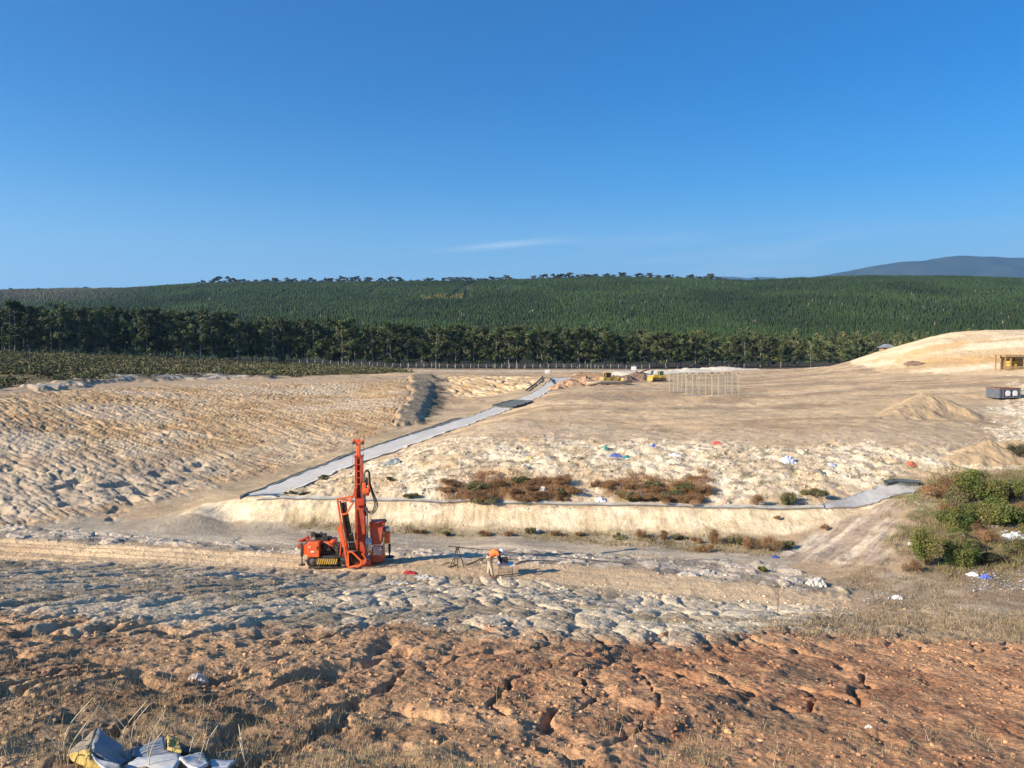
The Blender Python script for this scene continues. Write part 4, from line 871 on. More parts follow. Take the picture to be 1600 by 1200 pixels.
mb=MB(); mb.box(Pt(838,880,.75),(X(860)-X(818),.3,Zc(835)-Zc(930)),bev=.03); mb.box(Pt(800,1010,.6),(.18,.3,.5)); P('side_panel',mb,m_or)
mb=MB(); mb.disc(Pt(832,812,.75),(0,0,1),.13,.16,18); mb.tube([Pt(832,832,.75),Pt(832,790,.75)],[.13,.10],16); P('tank',mb,m_st)
mb=MB()
for k in range(3): mb.tube(curve([Pt(805+k*6,850,.6),Pt(822+k*4,900,.5),Pt(812+k*4,970,.45),Pt(826+k*3,1045,.5)],6),.014,6)
P('yellow_hose',mb,m_ye)
mb=MB()
for k in range(14): mb.lump(Pt(735+(k*37)%75,965+(k*23)%70,.32),(.03+.01*(k%3),.03,.03),k,1,.3)
mb.bar(Pt(735,965,.33),Pt(800,1030,.33),.07,.03); mb.bar(Pt(800,965,.33),Pt(735,1030,.33),.07,.03); mb.box(Pt(768,1000,.36),(.36,.02,.34))
P('valve_block',mb,m_st)
# ---------------- skinned figures ----------------
def skin_mesh(name,V,E,Rr,mats,parent,lv=2,root=0,pick=None):
    me=bpy.data.meshes.new(name); me.from_pydata(V,E,[]); o=bpy.data.objects.new(name+'_tmp',me); COL.objects.link(o)
    mo=o.modifiers.new('s','SKIN'); 
    if not me.skin_vertices:
        pass
    for i,q in enumerate(Rr): me.skin_vertices[0].data[i].radius=(q,q) if not isinstance(q,tuple) else q
    me.skin_vertices[0].data[root].use_root=True
    mo.use_smooth_shade=True; s2=o.modifiers.new('u','SUBSURF'); s2.levels=lv; s2.render_levels=lv
    dg=bpy.context.evaluated_depsgraph_get(); dg.update(); m2=bpy.data.meshes.new_from_object(o.evaluated_get(dg)); m2.name=name
    bpy.data.objects.remove(o); m2.materials.clear()
    for m in mats: m2.materials.append(m)
    if pick:
        for p in m2.polygons: p.material_index=pick(p.center)
    r_=bpy.data.objects.new(name,m2); COL.objects.link(r_); r_.parent=parent; return r_
m_skin=pm('skin',(.45,.22,.14),.6); m_hv=pm('hi_vis_orange_cloth',(.95,.20,.05),.8,var=.08); m_nv=pm('navy_cloth',(.015,.022,.06),.85); m_kh=pm('khaki_cloth',(.50,.41,.29),.85,var=.15); m_boot=pm('boot_leather',(.09,.05,.03),.7)
pg=G(770,902.5); PER=thing('person','person in orange and navy shirt, khaki trousers and white hard hat bending over low table','person',pg)
hip=(-.17,0,.86); ch=(.06,0,1.06); sh=(.21,0,1.14); nk=(.29,0,1.13); hd=(.37,0,1.08)
V=[hip,(-.06,0,.97),ch,sh,nk,hd]; E=[(0,1),(1,2),(2,3),(3,4),(4,5)]; Rr=[(.13,.15),(.12,.14),(.14,.17),(.12,.15),.055,.088]
for s_ in (-1,1):
    b=len(V); fx=.02 if s_<0 else -.10
    V+=[(-.15,s_*.10,.80),(-.06+(.0 if s_<0 else -.06),s_*.13,.45),(fx-.02,s_*.14,.09),(fx+.14,s_*.15,.04)]; E+=[(0,b),(b,b+1),(b+1,b+2),(b+2,b+3)]; Rr+=[.085,.058,.04,.036]
    b=len(V)
    V+=[(.21,s_*.19,1.10),(.27,s_*.23,.83),(.41,s_*.12,.635),(.46,s_*.11,.60)]; E+=[(3,b),(b,b+1),(b+1,b+2),(b+2,b+3)]; Rr+=[.06,.045,.028,.03]
    pb=b+3
    for k in range(5):
        yy=s_*.11+(k-1.5)*.018*s_; L1=(.035,.04,.042,.038,.03)[k]
        if k==4: V+=[(.47,s_*.075,.605),(.495,s_*.065,.59)]
        else: V+=[(.46+L1,yy,.60-.012),(.46+L1*1.6,yy,.60-.04)]
        n_=len(V); E+=[(pb,n_-2),(n_-2,n_-1)]; Rr+=[.009,.008]
skin_mesh('body',V,E,Rr,[m_skin],PER,1)
V=[hip,(-.06,0,.97),ch,sh]; E=[(0,1),(1,2),(2,3)]; Rr=[(.15,.17),(.14,.16),(.155,.185),(.125,.155)]
for s_ in (-1,1):
    b=len(V); V+=[(.21,s_*.19,1.10),(.27,s_*.23,.83),(.395,s_*.13,.655)]; E+=[(3,b),(b,b+1),(b+1,b+2)]; Rr+=[.075,.06,.045]
skin_mesh('shirt',V,E,Rr,[m_hv,m_nv],PER,2,pick=lambda c: 1 if (c.z<.93 and c.x<.0) or (c.z<1.0 and c.x>.16) or c.x+ (c.z-.9)*.2<-.13 else 0)
V=[(-.17,0,.85)]; E=[]; Rr=[(.14,.155)]
for s_ in (-1,1):
    b=len(V); fx=.02 if s_<0 else -.10; V+=[(-.15,s_*.10,.76),(-.06+(.0 if s_<0 else -.09),s_*.13,.45),(fx-.02-(.0 if s_<0 else .07),s_*.14,.12)]; E+=[(0,b),(b,b+1),(b+1,b+2)]; Rr+=[.10,.075,.062]
skin_mesh('trousers',V,E,Rr,[m_kh],PER,2)
for s_ in (-1,1):
    fx=.02 if s_<0 else -.10; skin_mesh('boot',[(fx-.03,s_*.14,.13),(fx-.03,s_*.14,.05),(fx+.07,s_*.15,.045),(fx+.17,s_*.155,.04)],[(0,1),(1,2),(2,3)],[.055,.055,.05,.042],[m_boot],PER,1)
mb=MB(); 
for k in range(7):
    pass
hc=Vector((.385,0,1.105)); ax_=Vector((.55,0,.83)).normalized(); sd_=Vector((0,1,0)); fw=ax_.cross(sd_)
ring=[]; vs=[]; fs=[]; nn=16; prof=((0,.165),(.012,.155),(.014,.125),(.05,.118),(.09,.09),(.112,.045),(.118,.01))
for hgt,rad in prof:
    for k in range(nn):
        a=2*math.pi*k/nn; vs.append(hc+ax_*(hgt-.01)+sd_*math.sin(a)*rad*.88+fw*math.cos(a)*rad)
for i in range(len(prof)-1):
    for k in range(nn): fs.append((i*nn+k,i*nn+(k+1)%nn,(i+1)*nn+(k+1)%nn,(i+1)*nn+k))
fs.append(tuple(range((len(prof)-1)*nn,len(prof)*nn))); mb.add(vs,fs,0,True); P('hard_hat',mb,m_wh,PER)
mb=MB()
for s_ in (-1,1): mb.lump((.435,s_*.032,1.045),(.012,.012,.008),1,1,0)
P('eye',mb,m_bk,PER)
mb=MB(); mb.lump((.458,0,1.035),(.018,.012,.022),2,1,.1); P('nose',mb,m_skin,PER)
mb=MB()
for s_ in (-1,1): mb.lump((.37,s_*.088,1.06),(.02,.012,.03),5,1,.1)
P('ear',mb,m_skin,PER)
mb=MB(); mb.lump((.335,0,1.09),(.07,.085,.06),6,2,.1); P('hair',mb,m_boot,PER)
# ---------------- table, box and tools ----------------
tg=G(790,899); TB=thing('folding_table','low white trestle table with thin dark legs beside the bending person','table',tg)
mb=MB(); mb.box((0,.1,.46),(.66,.62,.045)); P('table_top',mb,m_wh,TB)
for sx_ in (-.27,.27):
    for sy_ in (-.16,.36):
        mb=MB(); mb.tube([(sx_,sy_,.44),(sx_*1.1,sy_,-.02)],.013,6); P('leg',mb,m_dk,TB)
mb=MB(); mb.bar((-.28,-.16,.16),(.28,-.16,.16),.018,.018); mb.bar((-.28,.36,.16),(.28,.36,.16),.018,.018); P('brace',mb,m_dk,TB)
o=thing('tool_box','dark open tool box standing on the low white table','box',tg+Vector((-.03,.16,.483))); mb=MB(); mb.box((0,0,.06),(.26,.2,.12)); P('case',mb,m_dk,o)
mb=MB(); mb.box((0,.10,.16),(.26,.02,.14)); P('lid',mb,m_bk,o); mb=MB(); mb.tube([(-.06,.12,.22),(-.05,.12,.25),(.05,.12,.25),(.06,.12,.22)],.008,5); P('handle',mb,m_st,o)
o=thing('sample_tray','pale tray of sample jars lying on the front of the low table','tray',tg+Vector((-.08,-.08,.483))); mb=MB(); mb.box((0,0,.015),(.34,.16,.03)); P('base',mb,m_wh,o)
for k in range(5): mb=MB(); mb.tube([(-.13+k*.065,0,.03),(-.13+k*.065,0,.09),(-.13+k*.065,0,.10)],[.02,.02,.014],8); P('jar',mb,m_gal,o)
o=thing('spray_bottle','small white bottle standing at the left end of the low table','bottle',tg+Vector((-.24,.05,.483))); mb=MB(); mb.tube([(0,0,0),(0,0,.13),(0,0,.16),(0,0,.19)],[.035,.035,.014,.014],10); P('bottle_body',mb,m_wh,o); mb=MB(); mb.box((.015,0,.20),(.06,.02,.025)); P('cap',mb,m_rd,o)
# ---------------- trestle with rod, hoses ----------------
t3=G(715,886); TR=thing('pipe_stand','grey steel splayed leg pipe stand on the track between rig and table','stand',t3)
for k,(a,b) in enumerate(((-.32,-.15),(-.22,.35),(.02,-.3),(.24,.3),(.30,-.12))):
    mb=MB(); mb.tube([(a*.15,b*.15,.80),(a,b,-.03)],.018,7); P('leg',mb,m_dk,TR)
mb=MB(); mb.box((0,0,.81),(.16,.14,.10)); mb.tube([(-.1,0,.9),(0,0,.86),(.1,0,.9)],.02,6); P('head',mb,m_dk,TR)
mb=MB(); mb.tube([(-.2,-.05,.35),(.2,-.05,.38)],.012,6); mb.tube([(-.13,.2,.36),(.15,.2,.38)],.012,6); P('brace',mb,m_dk,TR)
e1=t3+Vector((-.42,0,.90)); eg=G(985,884)
mb=MB(); q=eg+Vector((0,0,.05)); mb.tube([e1,e1+(q-e1)*.01,q-(q-e1)*.01,q],[.022,.018,.018,.022],8); tag(mb.build('drill_pipe',m_dk),'long thin dark pipe resting on the splayed stand and sloping down to the right','pipe')
def hose(px,label,r=.022,m=m_bk,name='hose'):
    pts=[G(*p)+Vector((0,0,r*1.6)) for p in px]; mb=MB(); mb.tube(curve(pts,5),r,7); tag(mb.build(name,m),label,'hose')
hose([(728,884),(745,878),(752,874),(762,873),(790,875),(830,877),(870,878)],'black hose snaking on the track behind the person')
hose([(806,884),(812,880),(822,877),(826,878),(815,881),(800,882)],'black hose looped on the ground right of the table',.016)
hose([(690,884),(700,881),(712,884),(700,888)],'short coil of dark hose at the feet of the pipe stand',.018)
# ---------------- things on the ground ----------------
def crumple(name,px,py,w,h,col,label,cat,mat=None,seed=0,box=1.0,group=None,dy=0):
    g=G(px,py); k=g.y/1200; r=np.random.default_rng(seed); W_,H_=w*k*.78,h*k*(.6 if name in('rock','limestone_block') else .75); nx,ny=9,6
    u,v=np.meshgrid(np.linspace(-.5,.5,nx),np.linspace(-.5,.5,ny)); u=u+r.normal(0,.035,u.shape); v=v+r.normal(0,.05,v.shape)
    z=H_*box*(np.clip(1-(2*u)**2,0,1)*np.clip(1-(1.7*v)**2,0,1)*.75+.40*r.random(u.shape)*(1-(1.6*v)**2*.5))+.015
    X_=u*W_; Y_=v*max(H_*1.8,W_*.5); zg=Hh(X_.ravel()+g.x,Y_.ravel()+g.y).reshape(X_.shape)-g.z
    top=np.stack([X_,Y_,zg+z],-1).reshape(-1,3); bot=np.stack([X_,Y_,zg+z*.0-.02],-1).reshape(-1,3); n=nx*ny
    mb=MB(); fs=[]
    for j in range(ny-1):
        for i in range(nx-1): a=j*nx+i; fs.append((a,a+1,a+nx+1,a+nx)); fs.append((n+a,n+a+nx,n+a+nx+1,n+a+1))
    ed=[i for i in range(nx)]+[j*nx+nx-1 for j in range(1,ny)]+[(ny-1)*nx+i for i in range(nx-2,-1,-1)]+[j*nx for j in range(ny-2,0,-1)]
    for a,b in zip(ed,ed[1:]+ed[:1]): fs.append((a,n+a,n+b,b))
    mb.add(np.concatenate([top,bot]),fs); o=mb.build(name,mat or new_mat(name+'_skin',col,.55,var=.2,scale=3)); o.location=g
    return tag(o,label,cat,group)
LI=[('plastic_bag',848,770,16,9,(.75,.74,.62),'white and yellowish plastic bag among the left patch of rusty shrubs','bag'),
('plastic_drum_lid',1004,777,8,8,(.03,.18,.45),'bright blue plastic lump in the right patch of rusty shrubs','litter'),
('rag',1120,694,16,6,(.55,.10,.08),'small red rag at the top edge of the waste face','rag'),
('plastic_sheet',962,714,22,6,(.12,.16,.42),'blue violet plastic sheet lying across the middle of the waste face','sheet'),
('plastic_sheet',978,715,14,5,(.05,.22,.22),'teal plastic scrap touching the right end of the blue violet sheet','sheet'),
('plastic_bag',1055,713,20,6,(.70,.70,.72),'flat white bag on the upper waste face right of the teal scrap','bag'),
('plastic_bag',1232,722,26,13,(.62,.64,.74),'big bundle of white and bluish plastic on the right part of the waste face','bag'),
('board',1277,738,24,6,(.24,.20,.16),'flat grey brown board lying on the waste face below right of the big bundle','board'),
('plastic_bag',1300,728,14,7,(.50,.52,.58),'grey white bag leaning beside the brown board','bag'),
('rag',1425,728,16,8,(.52,.12,.06),'red orange cloth near the right end of the waste face','rag'),
('plastic_bag',938,784,20,7,(.72,.72,.70),'white bag at the foot of the waste face between the two shrub patches','bag'),
('plastic_scrap',946,702,8,6,(.05,.26,.18),'tiny green plastic piece on the upper waste face','litter'),
('plastic_scrap',1021,698,8,6,(.06,.12,.40),'tiny blue plastic piece below the edge of the plateau','litter'),
('refuse_pile',612,726,34,11,(.26,.29,.27),'grey green heap of rags beside the white liner, left end of the waste face','refuse'),
('plastic_scrap',826,718,14,5,(.62,.52,.16),'yellow plastic strip on the left half of the waste face','litter'),
('board',1130,788,24,7,(.50,.36,.26),'pinkish flat board at the foot of the waste face left of the tumbleweed','board'),
('plastic_scrap',1211,872,12,6,(.05,.08,.30),'dark blue scrap in the dry grass left of the bare side face','litter'),
('plastic_bag',840,831,10,5,(.75,.74,.72),'small white bag in the dry grass line at the foot of the pale bank','bag'),
('plastic_sheet',1583,842,42,14,(.62,.63,.60),'pale sheet lying in the gully at the right edge','sheet'),
('plastic_bag',1540,904,16,8,(.10,.16,.50),'blue bag among white litter in the lower right gully','bag'),
('plastic_bag',1520,900,20,7,(.78,.78,.78),'white bag immediately left of the blue bag in the gully','bag'),
('plastic_bag',1402,936,18,8,(.74,.74,.72),'white bag in the dry weeds beyond the end of the track','bag'),
('plastic_bag',1422,852,9,6,(.72,.70,.64),'single white bag on the ridge touching the large round bush','bag'),
('limestone_block',310,1063,32,18,(.60,.50,.40),'pale cream block of stone lying on the near slope at left','stone'),
('paper_scrap',1357,1138,11,4,(.72,.68,.62),'small white scrap lying on the orange soil at lower right','litter'),
('tarpaulin',640,897,24,7,(.42,.03,.03),'crumpled bright red tarpaulin on the track edge right of the rig','tarpaulin'),
('rock',1075,900,36,13,(.48,.43,.36),'jagged pale boulder on the verge beyond the track','rock'),
('rock',1105,899,26,14,(.42,.38,.32),'grey boulder right next to the jagged pale one on the verge','rock'),
('rock',1275,915,36,18,(.58,.52,.43),'pale split boulder near the right end of the verge','rock'),
('rock',1245,911,22,12,(.30,.28,.25),'dark grey boulder left of the pale split one','rock'),
('rock',665,905,44,10,(.50,.45,.38),'flat pale slab at the edge of the track right of the red tarpaulin','rock'),
('rock',620,913,52,8,(.48,.43,.36),'long flat pale slab just below the red tarpaulin','rock')]
m_stone=new_mat('pale_stone',(.45,.40,.33),.9,var=.3,scale=6,bump=.03,bscale=9)
for i,(nm,px,py,w_,h_,c,lb,ct) in enumerate(LI): crumple(nm,px,py,w_,h_,c,lb,ct,seed=200+i)
# scattered small litter: a mass
r=np.random.default_rng(77); pts=[]
def sc_(n,x0,x1,y0,y1,s0,s1,kind=0):
    for _ in range(n):
        f=r.random(); px=x0+(x1-x0)*f; py=y0+(y1-y0)*r.random(); g=G(px,py); pts.append((g,r.uniform(s0,s1),kind))
sc_(520,470,1290,776,797,.04,.16); sc_(380,690,1120,752,790,.05,.2); sc_(900,560,1500,690,775,.03,.20); sc_(260,1200,1292,789,796,.05,.13,1); sc_(120,1290,1440,748,775,.04,.15,1)
sc_(260,1515,1600,893,925,.03,.14,2); sc_(110,1540,1600,820,850,.05,.25,2); sc_(90,1430,1600,850,925,.04,.12,2); sc_(60,1350,1440,925,945,.04,.14,2); sc_(90,1430,1480,755,800,.05,.2,2); sc_(120,760,1250,590,680,.08,.3); sc_(60,880,1100,600,625,.1,.35); sc_(40,1120,1230,845,880,.04,.12)
sc_(110,1480,1600,650,720,.05,.3,2)
pal=np.array([(.72,.71,.68),(.62,.62,.62),(.10,.16,.38),(.05,.05,.06),(.14,.14,.12),(.5,.1,.07),(.6,.5,.12),(.08,.3,.28),(.45,.35,.28),(.75,.73,.66)])
V_=[];F_=[];C_=[]
for i,(g,s_,kd) in enumerate(pts):
    a=r.uniform(0,3.14); s_*=.75; ca,sa=math.cos(a)*s_/2,math.sin(a)*s_/2; zz=.02+r.random(5)*s_*.45
    base_=np.array([(-1,-.7),(0.1,-.9),(1,-.5),(.9,.8),(-.8,.6)]); q=np.stack([base_[:,0]*ca-base_[:,1]*sa*.8,base_[:,0]*sa+base_[:,1]*ca*.8,zz],-1)+np.array(g)
    V_.append(q); F_+=[(i*5,i*5+1,i*5+4),(i*5+1,i*5+3,i*5+4),(i*5+1,i*5+2,i*5+3)]
    c=pal[r.choice(10,p=[.3,.14,.07,.12,.13,.03,.03,.03,.07,.08])] if kd==0 else np.array((.55,.68,.64))*r.uniform(.8,1.2) if kd==1 and r.random()<.7 else np.array((.74,.74,.74))*r.uniform(.7,1.05); C_.append(np.repeat(c[None],5,0))
m_lit=new_mat('litter_skin',rough=.55,attr=True,var=.1,scale=5)
tag(np_mesh('litter',np.concatenate(V_),np.array(F_),[m_lit],np.concatenate(C_)),'small scattered paper and plastic litter over the waste face and gully','litter',kind='stuff')

# ---------------- drain liners ----------------
m_lin=new_mat('geotextile',(.52,.50,.46),.8,var=.14,scale=1.2,bump=.02,bscale=3); dusty(m_lin,.8,.5,(.50,.42,.31,1)); dusty(m_lin,.35,4,(.22,.20,.17,1))
m_lind=new_mat('dark_geotextile',(.10,.11,.10),.85,var=.2,scale=2); m_conc=new_mat('dusty_liner',(.42,.38,.31),.85,var=.25,scale=1.5)
def res(pts,n):
    P_=[Vector(G(*p)) for p in pts]; d=[0]
    for a,b in zip(P_,P_[1:]): d.append(d[-1]+(b-a).length)
    t=np.linspace(0,d[-1],n); return np.stack([np.interp(t,d,[p[k] for p in P_]) for k in range(3)],-1)
def strip(name,A_,B_,mat,label,cat,n=90,m=12,lift=.07,wr=.08,seed=1,prof=0,kind=None):
    a=res(A_,n); b=res(B_,n); f=np.linspace(0,1,m)[None,:,None]; jg=(np.random.default_rng(seed+50).random((n,1))-.5)*.12; a=a+(b-a)*jg*.6; b=b+(b-a)*np.roll(jg,3,0)*.6; g=a[:,None]*(1-f)+b[:,None]*f
    # smooth bed under the liner
    zg=Hh(g[...,0].ravel(),g[...,1].ravel()).reshape(n,m)
    for _ in range(3): e_=np.pad(zg,((1,1),(0,0)),'edge'); zg=np.maximum(zg-.02,(e_[2:]+e_[:-2]+zg)/3)
    z=zg+lift+wr*(fbm(g[...,0]*.9,g[...,1]*.9,3,seed)-.3)+prof*np.abs(np.linspace(-1,1,m)[None,:])**2
    top=np.stack([g[...,0],g[...,1],z],-1).reshape(-1,3); bot=top-np.array([0,0,.10+lift]); N_=n*m
    I=np.arange(N_).reshape(n,m); q=np.stack([I[:-1,:-1],I[:-1,1:],I[1:,1:],I[1:,:-1]],-1).reshape(-1,4)
    ed=list(I[0,:])+list(I[1:,-1])+list(I[-1,-2::-1])+list(I[-2:0:-1,0]); sd_=np.array([(x_,y_,y_+N_,x_+N_) for x_,y_ in zip(ed,ed[1:]+ed[:1])])
    o=np_mesh(name,np.concatenate([top,bot]),np.concatenate([q,q[:,::-1]+N_,sd_]),[mat],smooth=False); return tag(o,label,cat,kind=kind)
strip('drain_liner',[(375,778),(420,762),(470,741),(540,714),(600,694),(660,674),(720,655),(770,637),(800,628),(830,616),(848,604),(862,591)],[(432,779),(452,769),(507,747),(572,721),(624,704),(692,679),(747,659),(792,642),(827,628),(854,614),(880,600),(893,589)],m_lin,'long pale grey fabric drain liner running uphill between the road and the waste face','liner',n=130,m=14,wr=.07,lift=.06)
strip('liner_edge',[(375,776),(420,760),(470,739),(540,712),(600,692),(660,672),(720,653)],[(375,780),(420,763.5),(470,742),(540,714.5),(600,694.5),(660,674),(720,655)],m_lind,'dark ragged edge strip along the left side of the long pale liner','liner',n=90,m=3,lift=.08,wr=.16,seed=9)
strip('liner_patch',[(770,636),(800,627),(812,628)],[(800,640),(822,633),(832,629)],m_lind,'dark grey patch laid across the upper part of the long pale liner','liner',n=14,m=5,lift=.32,wr=.05,seed=3)
strip('drain_liner',[(1286,790),(1320,781),(1350,770),(1385,757),(1410,751),(1440,756)],[(1288,799),(1330,796),(1370,787),(1400,777),(1425,773),(1440,764)],m_lin,'short pale grey liner curving up beside the bare side face at right','liner',n=50,m=8,lift=.07,wr=.05,seed=4)
strip('liner_patch',[(1380,761),(1400,756),(1415,755),(1438,758)],[(1385,764),(1402,760),(1418,762),(1436,762)],m_lind,'dark grey fold on the top of the short right hand liner','liner',n=16,m=4,lift=.28,wr=.08,seed=5)
strip('toe_drain',[(425,778),(600,781),(800,785),(1000,788),(1200,792),(1292,792)],[(400,784),(600,785),(800,789),(1000,793),(1200,798),(1292,797)],m_conc,'thin dusty grey drain strip along the foot of the waste face','drain',n=200,m=4,lift=.07,wr=.03,seed=6)
# black pipes crossing the liner head
for i,(pp,lb) in enumerate((([(822,612),(835,603),(843,596),(848,590)],'thick black pipe curving down the bowl left of the liner head'),([(860,593),(864,599),(872,606),(878,608)],'thick black pipe lying across the head of the long liner'))):
    mb=MB(); mb.tube(curve([G(*p)+Vector((0,0,.25)) for p in pp],6),.16,8); tag(mb.build('drain_pipe',m_bk),lb,'pipe')
# ---------------- heaps ----------------
def heap(name,cones,mat,label,seed=0,nzz=.12):
    g0=G(*cones[0][:2]); k=g0.y/1200; cs=[]
    for (px,py,rp,hp) in cones: g=G(px,py); cs.append((g.x-g0.x,g.y-g0.y,rp*g.y/1200,hp*g.y/1200))
    x0=min(c[0]-c[2] for c in cs);x1=max(c[0]+c[2] for c in cs);y0=min(c[1]-c[2] for c in cs);y1=max(c[1]+c[2] for c in cs)
    nx=min(160,int((x1-x0)/max(.06,(x1-x0)/160))); ny=90; x,y=np.meshgrid(np.linspace(x0,x1,nx),np.linspace(y0,y1,ny)); h=np.full(x.shape,-1.)
    for cx_,cy_,r_,hh_ in cs:
        d=np.hypot(x-cx_,y-cy_); a=np.arctan2(y-cy_,x-cx_); rr_=r_*(1+.16*np.sin(a*3+seed)+.08*np.sin(a*7+1)); h=np.maximum(h,hh_*(1-(d/rr_)**1.05))
    h=h+nzz*(fbm(x*.8,y*.8,5,seed,.6)-.5)*np.clip(h*2,0,1)*2+nzz*.6*(np.abs(fbm(x*2.5,y*2.5,4,seed+5,.6)-.5))*np.clip(h*3,0,1)
    ins=h>-.02; zz=Hh((x+g0.x).ravel(),(y+g0.y).ravel()).reshape(x.shape)-g0.z+np.maximum(h,-.3)
    I=np.arange(x.size).reshape(x.shape); q=np.stack([I[:-1,:-1],I[:-1,1:],I[1:,1:],I[1:,:-1]],-1).reshape(-1,4); kk=ins.ravel()[q].any(1)
    o=np_mesh(name,np.stack([x,y,zz],-1).reshape(-1,3),q[kk],[mat],smooth=True); o.location=g0; return tag(o,label,'heap')
m_h1=new_mat('sand_pile',(.40,.28,.16),.95,var=.22,scale=1.0,bump=.08,bscale=3); m_h2=new_mat('orange_fill',(.42,.25,.14),.95,var=.25,scale=.7,bump=.1,bscale=2); m_h3=new_mat('brown_fill',(.20,.125,.08),.95,var=.3,scale=.7,bump=.1,bscale=2); m_h4=new_mat('pale_sand',(.66,.57,.42),.95,var=.12,scale=.5)
heap('sand_pile',[(1449,646,72,34),(1420,650,52,20),(1490,650,46,16),(1402,652,34,11)],m_h1,'pointed brown sand pile standing alone on the right of the plateau',3,.22)
heap('sand_pile',[(1545,716,52,26),(1520,722,40,16),(1580,708,42,22)],m_h1,'rounded tan sand mound at the right end of the waste face',4,.2)
heap('soil_heap',[(915,601,30,13),(890,603,26,12),(940,599,28,11),(872,606,18,8)],m_h2,'long orange brown heap left of the bulldozer',5,.4)
heap('soil_heap',[(993,592,24,12),(980,594,18,9),(1006,593,16,8)],m_h3,'dark brown heap behind the bulldozer with a plank leaning on it',6,.3)
heap('sand_pile',[(1030,583,50,5),(1075,581,55,6),(1125,579,60,6),(985,585,40,4)],m_h4,'low pale stockpile ridge along the back of the plateau',7,.3)
heap('rubble_pile',[(1425,569,12,5),(1436,570,9,3)],m_h3,'little brown rubble pile on the lower side of the pale sand hill',8,.3)
# ---------------- fence ----------------
fg=[(470,240),(560,240),(700,240),(850,240),(1010,240)]
fpts=[]; 
for i in range(46):
    px=468+(1015-468)*i/45; Y=251; x=(px-800)/1200*Y; fpts.append(Vector((x,Y,H(x,Y))))
FN=thing('chain_link_fence','long grey chain link fence on steel posts in front of the tall tree row','fence',fpts[0])
m_wire=pm('fence_wire',(.22,.22,.21),.6,.3)
for p in fpts: mb=MB(); q=p-fpts[0]; mb.tube([q+Vector((0,0,-.2)),q+Vector((0,0,2.2))],.06,6); mb.build('post',m_gal,FN)
mb=MB()
for a,b in zip(fpts,fpts[1:]):
    a=a-fpts[0]; b=b-fpts[0]
    for zz in (.1,.6,1.1,1.6,2.1): mb.tube([a+Vector((0,0,zz)),b+Vector((0,0,zz))],.012,3,cap=False)
    for k in range(7):
        for s_ in (0,1):
            f0=k/7; f1=(k+1)/7; p=a+(b-a)*f0; q=a+(b-a)*f1; mb.tube([p+Vector((0,0,.1 if s_ else 2.1)),q+Vector((0,0,2.1 if s_ else .1))],.009,3,cap=False)
mb.build('wire_mesh',m_wire,FN)
# ---------------- signs and small marker boxes ----------------
def sign(px,py,label,w=.9,h=.8,Y=None):
    g=G(px,py); k=g.y/1200; o=thing('sign',label,'sign',g); mb=MB()
    for s_ in (-.3,.3): mb.tube([(s_*w,0,-.2),(s_*w,0,1.4)],.05,6)
    mb.build('post',m_gal,o); mb=MB(); mb.box((0,-.08,1.4+h/2-.3),(w*1.3,.06,h)); mb.build('panel',m_wh,o)
sign(855,590,'small white sign board on posts at the head of the long liner'); sign(990,585,'small white sign board showing above the dark brown heap',1.0,.9)
pk=G(975,592); mb=MB(); a=pk; b=G(1013,583); mb.bar(G(974,594)+Vector((0,-1,.3)),b+Vector((0,-1.5,1.2)),.5,.25); tag(mb.build('plank',m_rust),'dark slanting plank leaning over the dark brown heap','plank')
# ---------------- earth movers ----------------
def dozer(px,py,label,cabm,sc,rz,blade=1):
    g=G(px,py); o=thing('bulldozer',label,'bulldozer',g,rz,scale=sc)
    for s_ in (-1,1):
        mb=MB(); out=[]
        for k in range(9): a=math.pi/2+math.pi*k/8; out.append((-1.5+.45*math.cos(a),.45+.45*math.sin(a)))
        for k in range(9): a=-math.pi/2+math.pi*k/8; out.append((1.3+.45*math.cos(a),.45+.45*math.sin(a)))
        mb.poly([(p[0],s_*1.0,p[1]) for p in out],.5,(0,1,0)); t=mb.build('track',m_dk,o)
        mb=MB()
        for xx in (-1.5,-.8,-.1,.6,1.3): mb.disc((xx,s_*1.28,.42),(0,1,0),.3 if abs(xx)>1.2 else .2,.06,12)
        mb.build('roller',m_rust,t)
    mb=MB(); mb.box((.7,0,1.25),(2.0,1.2,1.0),bev=.08); mb.box((-.8,0,1.15),(1.4,1.5,.9)); mb.box((-1.7,0,1.3),(.5,1.6,.7)); mb.tube([(.9,.2,1.7),(.9,.2,2.3)],.07,8); mb.build('body',m_ye,o)
    mb=MB(); mb.box((-.6,0,2.15),(1.25,1.35,1.0)); c=mb.build('cab',cabm,o)
    mb=MB(); mb.box((-.6,0,2.72),(1.6,1.6,.12)); 
    for sx_ in (-1.25,.05):
        for sy_ in (-.69,.69): mb.bar((sx_,sy_,1.6),(sx_,sy_,2.7),.1,.1)
    mb.build('roof',m_ye,c)
    mb=MB(); x=2.5*blade; pr=[(x+.25,.1),(x,.5),(x-.02,1.0),(x+.2,1.45),(x+.3,1.45),(x+.12,1.0),(x+.14,.5),(x+.35,.1)]
    vs=[(p[0],y_,p[1]) for y_ in (-1.8,1.8) for p in pr]; n=8; mb.add(vs,[tuple(range(n)),tuple(range(2*n-1,n-1,-1))]+[(i,(i+1)%n,(i+1)%n+n,i+n) for i in range(n)]); mb.build('blade',m_ye,o)
    mb=MB()
    for s_ in (-1,1): mb.bar((0,s_*1.35,.6),(2.5*blade,s_*1.35,.5),.14,.14); mb.bar((1.0*blade,s_*.5,1.4),(2.5*blade,s_*.6,1.0),.1,.1)
    mb.build('push_arm',m_ye,o); return o
dozer(953,601,'yellow bulldozer with open dark cab working beside the orange brown heap',m_gl,.85,.25)
dozer(1029,595,'yellow machine with a dark green cab standing left of the wire screens',m_grn,.75,-2.9)
